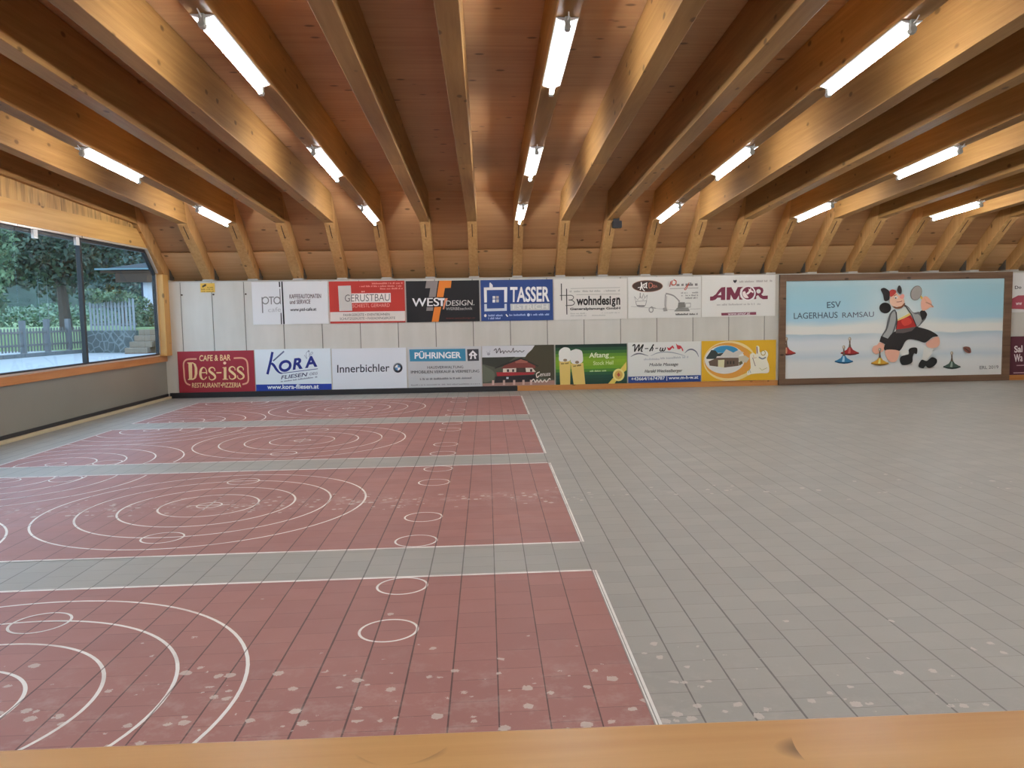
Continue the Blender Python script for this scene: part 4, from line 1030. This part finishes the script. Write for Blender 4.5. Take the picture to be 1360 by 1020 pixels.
# stone wall with the high fence on it
A, Bp = (-19.5, 39.95), (-17.0, 39.1)
d = Vector((Bp[0] - A[0], Bp[1] - A[1])).normalized(); n = Vector((-d.y, d.x))
q = [Vector(A), Vector(Bp), Vector(Bp) + n * .5, Vector(A) + n * .5]
mb = MB().add([(v.x, v.y, -.02) for v in q] + [(v.x, v.y, 1.02) for v in q], [(0, 1, 2, 3), (4, 5, 6, 7), (0, 1, 5, 4), (1, 2, 6, 5), (2, 3, 7, 6), (3, 0, 4, 7)])
tag(mb.build('stone_wall', M_STONE), 'dark rough stone retaining wall under the high picket fence', 'wall')
r = empty('picket_fence', (A[0], A[1], 1.0), 'high pale picket fence standing on the stone wall', 'fence')
A2, B2 = (A[0] + n.x * .2, A[1] + n.y * .2), (Bp[0] + n.x * .2, Bp[1] + n.y * .2)
for k in range(13): picket(r, lerp(A2, B2, (k + .4) / 13), 1.02, 1.5, .11, M_GREYWOOD2, d)
for z in (1.25, 2.1): rail_bar(r, A2, B2, z, .1, M_GREYWOOD, off=.03)
r = empty('steps', (-16.6, 38.2, 0), 'four chunky pale stone block steps up to the garden', 'steps')
w = NB('pale_block_stone'); w.col(w.mix(w.noise(w.obj(), 4, 4), lin((150, 132, 112)), lin((116, 104, 90)))).rough(.9)
for k in range(4):
    x0 = -16.95 + .1 * k
    MB().box(x0, x0 + 1.0, 37.9 + .3 * k, 39.05, -.02 + .27 * k, .245 + .27 * k).build('step', w.m, r, bevel=.02)
m = MB(); m.add([(-17.2, 39.4, 1.12), (-14.5, 39.3, 1.12), (-14.5, 43.6, 1.2), (-18, 43.6, 1.2), (-17.2, 39.4, -.1), (-14.5, 39.3, -.1)], [(0, 1, 2, 3), (0, 1, 5, 4)])
tag(m.build('terrace_lawn', M_GRASS), kind='structure')

# house corner
r = empty('house', (-17, 43, 1.2), 'dark blue-grey house corner under a low overhanging roof', 'house')
M_HW = mat('blue_grey_render', (78, 92, 112), .8)
MB().box(-18.3, -12, 43.4, 52, 1.0, 3.7).build('wall', M_HW, r)
m = MB(); m.prism([(-19.7, 4.0), (-12, 4.0), (-12, 5.0)], 'y', 41.8, 54)
m.build('roof', mat('slate_roof', (84, 92, 98), .7), r)
MB().box(-19.8, -12, 41.72, 41.82, 3.97, 4.05).build('gutter', mat('teal_gutter', (104, 134, 142), .5), r)
MB().box(-19.6, -12, 41.85, 53.9, 3.84, 3.93).build('soffit', mat('brown_soffit', (74, 58, 46), .8), r)
MB().box(-18.9, -12, 41.9, 42.2, 3.36, 3.86).build('eaves_beam', mat('brown_soffit', (74, 58, 46), .8), r)
MB().box(-17.75, -17.33, 42.3, 42.7, 1.0, 3.84).build('pillar', mat('white_pillar', (206, 212, 222), .6), r)
MB().box(-18.1, -17.75, 43.36, 43.42, 1.1, 3.2).build('door_panel', mat('dark_blue_door', (52, 66, 88), .6), r)
# wrapped bundle at the window corner
r = empty('wrapped_bundle', (-15.6, 38.2, 0), 'white wrapped bundle on a dark box at the right corner of the window', 'bundle')
MB().box(-15.6, -15.0, 38.0, 38.8, -.02, .42).build('dark_box', mat('dark_box', (58, 62, 72), .7), r, bevel=.03)
bm = bmesh.new(); bmesh.ops.create_icosphere(bm, subdivisions=3, radius=1)
rr = random.Random(4)
for v in bm.verts:
    k = 1 + .12 * math.sin(5 * v.co.x + 3 * v.co.z) + rr.uniform(-.03, .03)
    v.co = Vector((v.co.x * .36 * k, v.co.y * .3 * k, max(-.35, v.co.z) * .55 * k + .35 * .5))
me = bpy.data.meshes.new('white_wrap'); bm.to_mesh(me); bm.free(); me.materials.append(mat('white_wrap', (226, 228, 230), .6))
me.polygons.foreach_set('use_smooth', [True] * len(me.polygons))
o = bpy.data.objects.new('white_wrap', me); COL.objects.link(o); o.parent = r; o.location = (.36, .2, .47)
# swing hanging in the garden
r = empty('swing', (-24.85, 46.6, 1.4), 'small swing hanging from the dark tree', 'swing')
for s_ in (-.25, .25):
    m = MB(); m.tube([(-24.85 + s_, 46.6, 1.5), (-24.85 + s_ * .9, 46.6, 4.3)], .011, 6); m.build('rope', M_GREYWOOD2, r)
MB().box(-25.15, -24.55, 46.5, 46.7, 1.46, 1.51).build('seat', M_GREYWOOD2, r)

# ------------------------------------------------------------------ light and camera
wd = bpy.data.worlds.new('overcast_sky'); SC.world = wd; wd.use_nodes = True
t = wd.node_tree; bg = t.nodes['Background']
tc = t.nodes.new('ShaderNodeTexCoord'); sx = t.nodes.new('ShaderNodeSeparateXYZ'); t.links.new(tc.outputs['Generated'], sx.inputs[0])
rp = t.nodes.new('ShaderNodeValToRGB'); t.links.new(sx.outputs[2], rp.inputs[0])
rp.color_ramp.elements[0].position = .0; rp.color_ramp.elements[0].color = (.62, .79, 1.0, 1)
rp.color_ramp.elements[1].position = .6; rp.color_ramp.elements[1].color = (.50, .70, 1.0, 1)
t.links.new(rp.outputs[0], bg.inputs[0]); bg.inputs[1].default_value = 3.2

cam = bpy.data.cameras.new('camera'); co = bpy.data.objects.new('camera', cam); COL.objects.link(co)
yaw, pitch, roll, fpx, cxs = .0668, -.0888, -.0154, 1080.2, 40.0
fwd = Vector((math.sin(yaw) * math.cos(pitch), math.cos(yaw) * math.cos(pitch), math.sin(pitch)))
right = Vector((math.cos(yaw), -math.sin(yaw), 0)); up = right.cross(fwd)
c, s_ = math.cos(roll), math.sin(roll)
r1 = right * c + up * s_; u1 = up * c - right * s_
M = Matrix((r1, u1, -fwd)).transposed().to_4x4(); M.translation = Vector((-.6165, 0, 1.598))
co.matrix_world = M
cam.sensor_fit = 'HORIZONTAL'; cam.sensor_width = 36; cam.lens = 36 * fpx / 1360; cam.shift_x = -cxs / 1360
cam.clip_start = .05; cam.clip_end = 600
SC.camera = co
SC.view_settings.view_transform = 'Standard'; SC.view_settings.look = 'None'
SC.view_settings.gamma = 1; SC.view_settings.use_curve_mapping = False
SC.view_settings.exposure = 0.08
SC.cycles.max_bounces = 8; SC.cycles.diffuse_bounces = 4; SC.cycles.transparent_max_bounces = 12
SC.cycles.sample_clamp_indirect = 6; SC.cycles.caustics_reflective = False; SC.cycles.caustics_refractive = False
SC.cycles.use_denoising = True
bpy.context.view_layer.update()
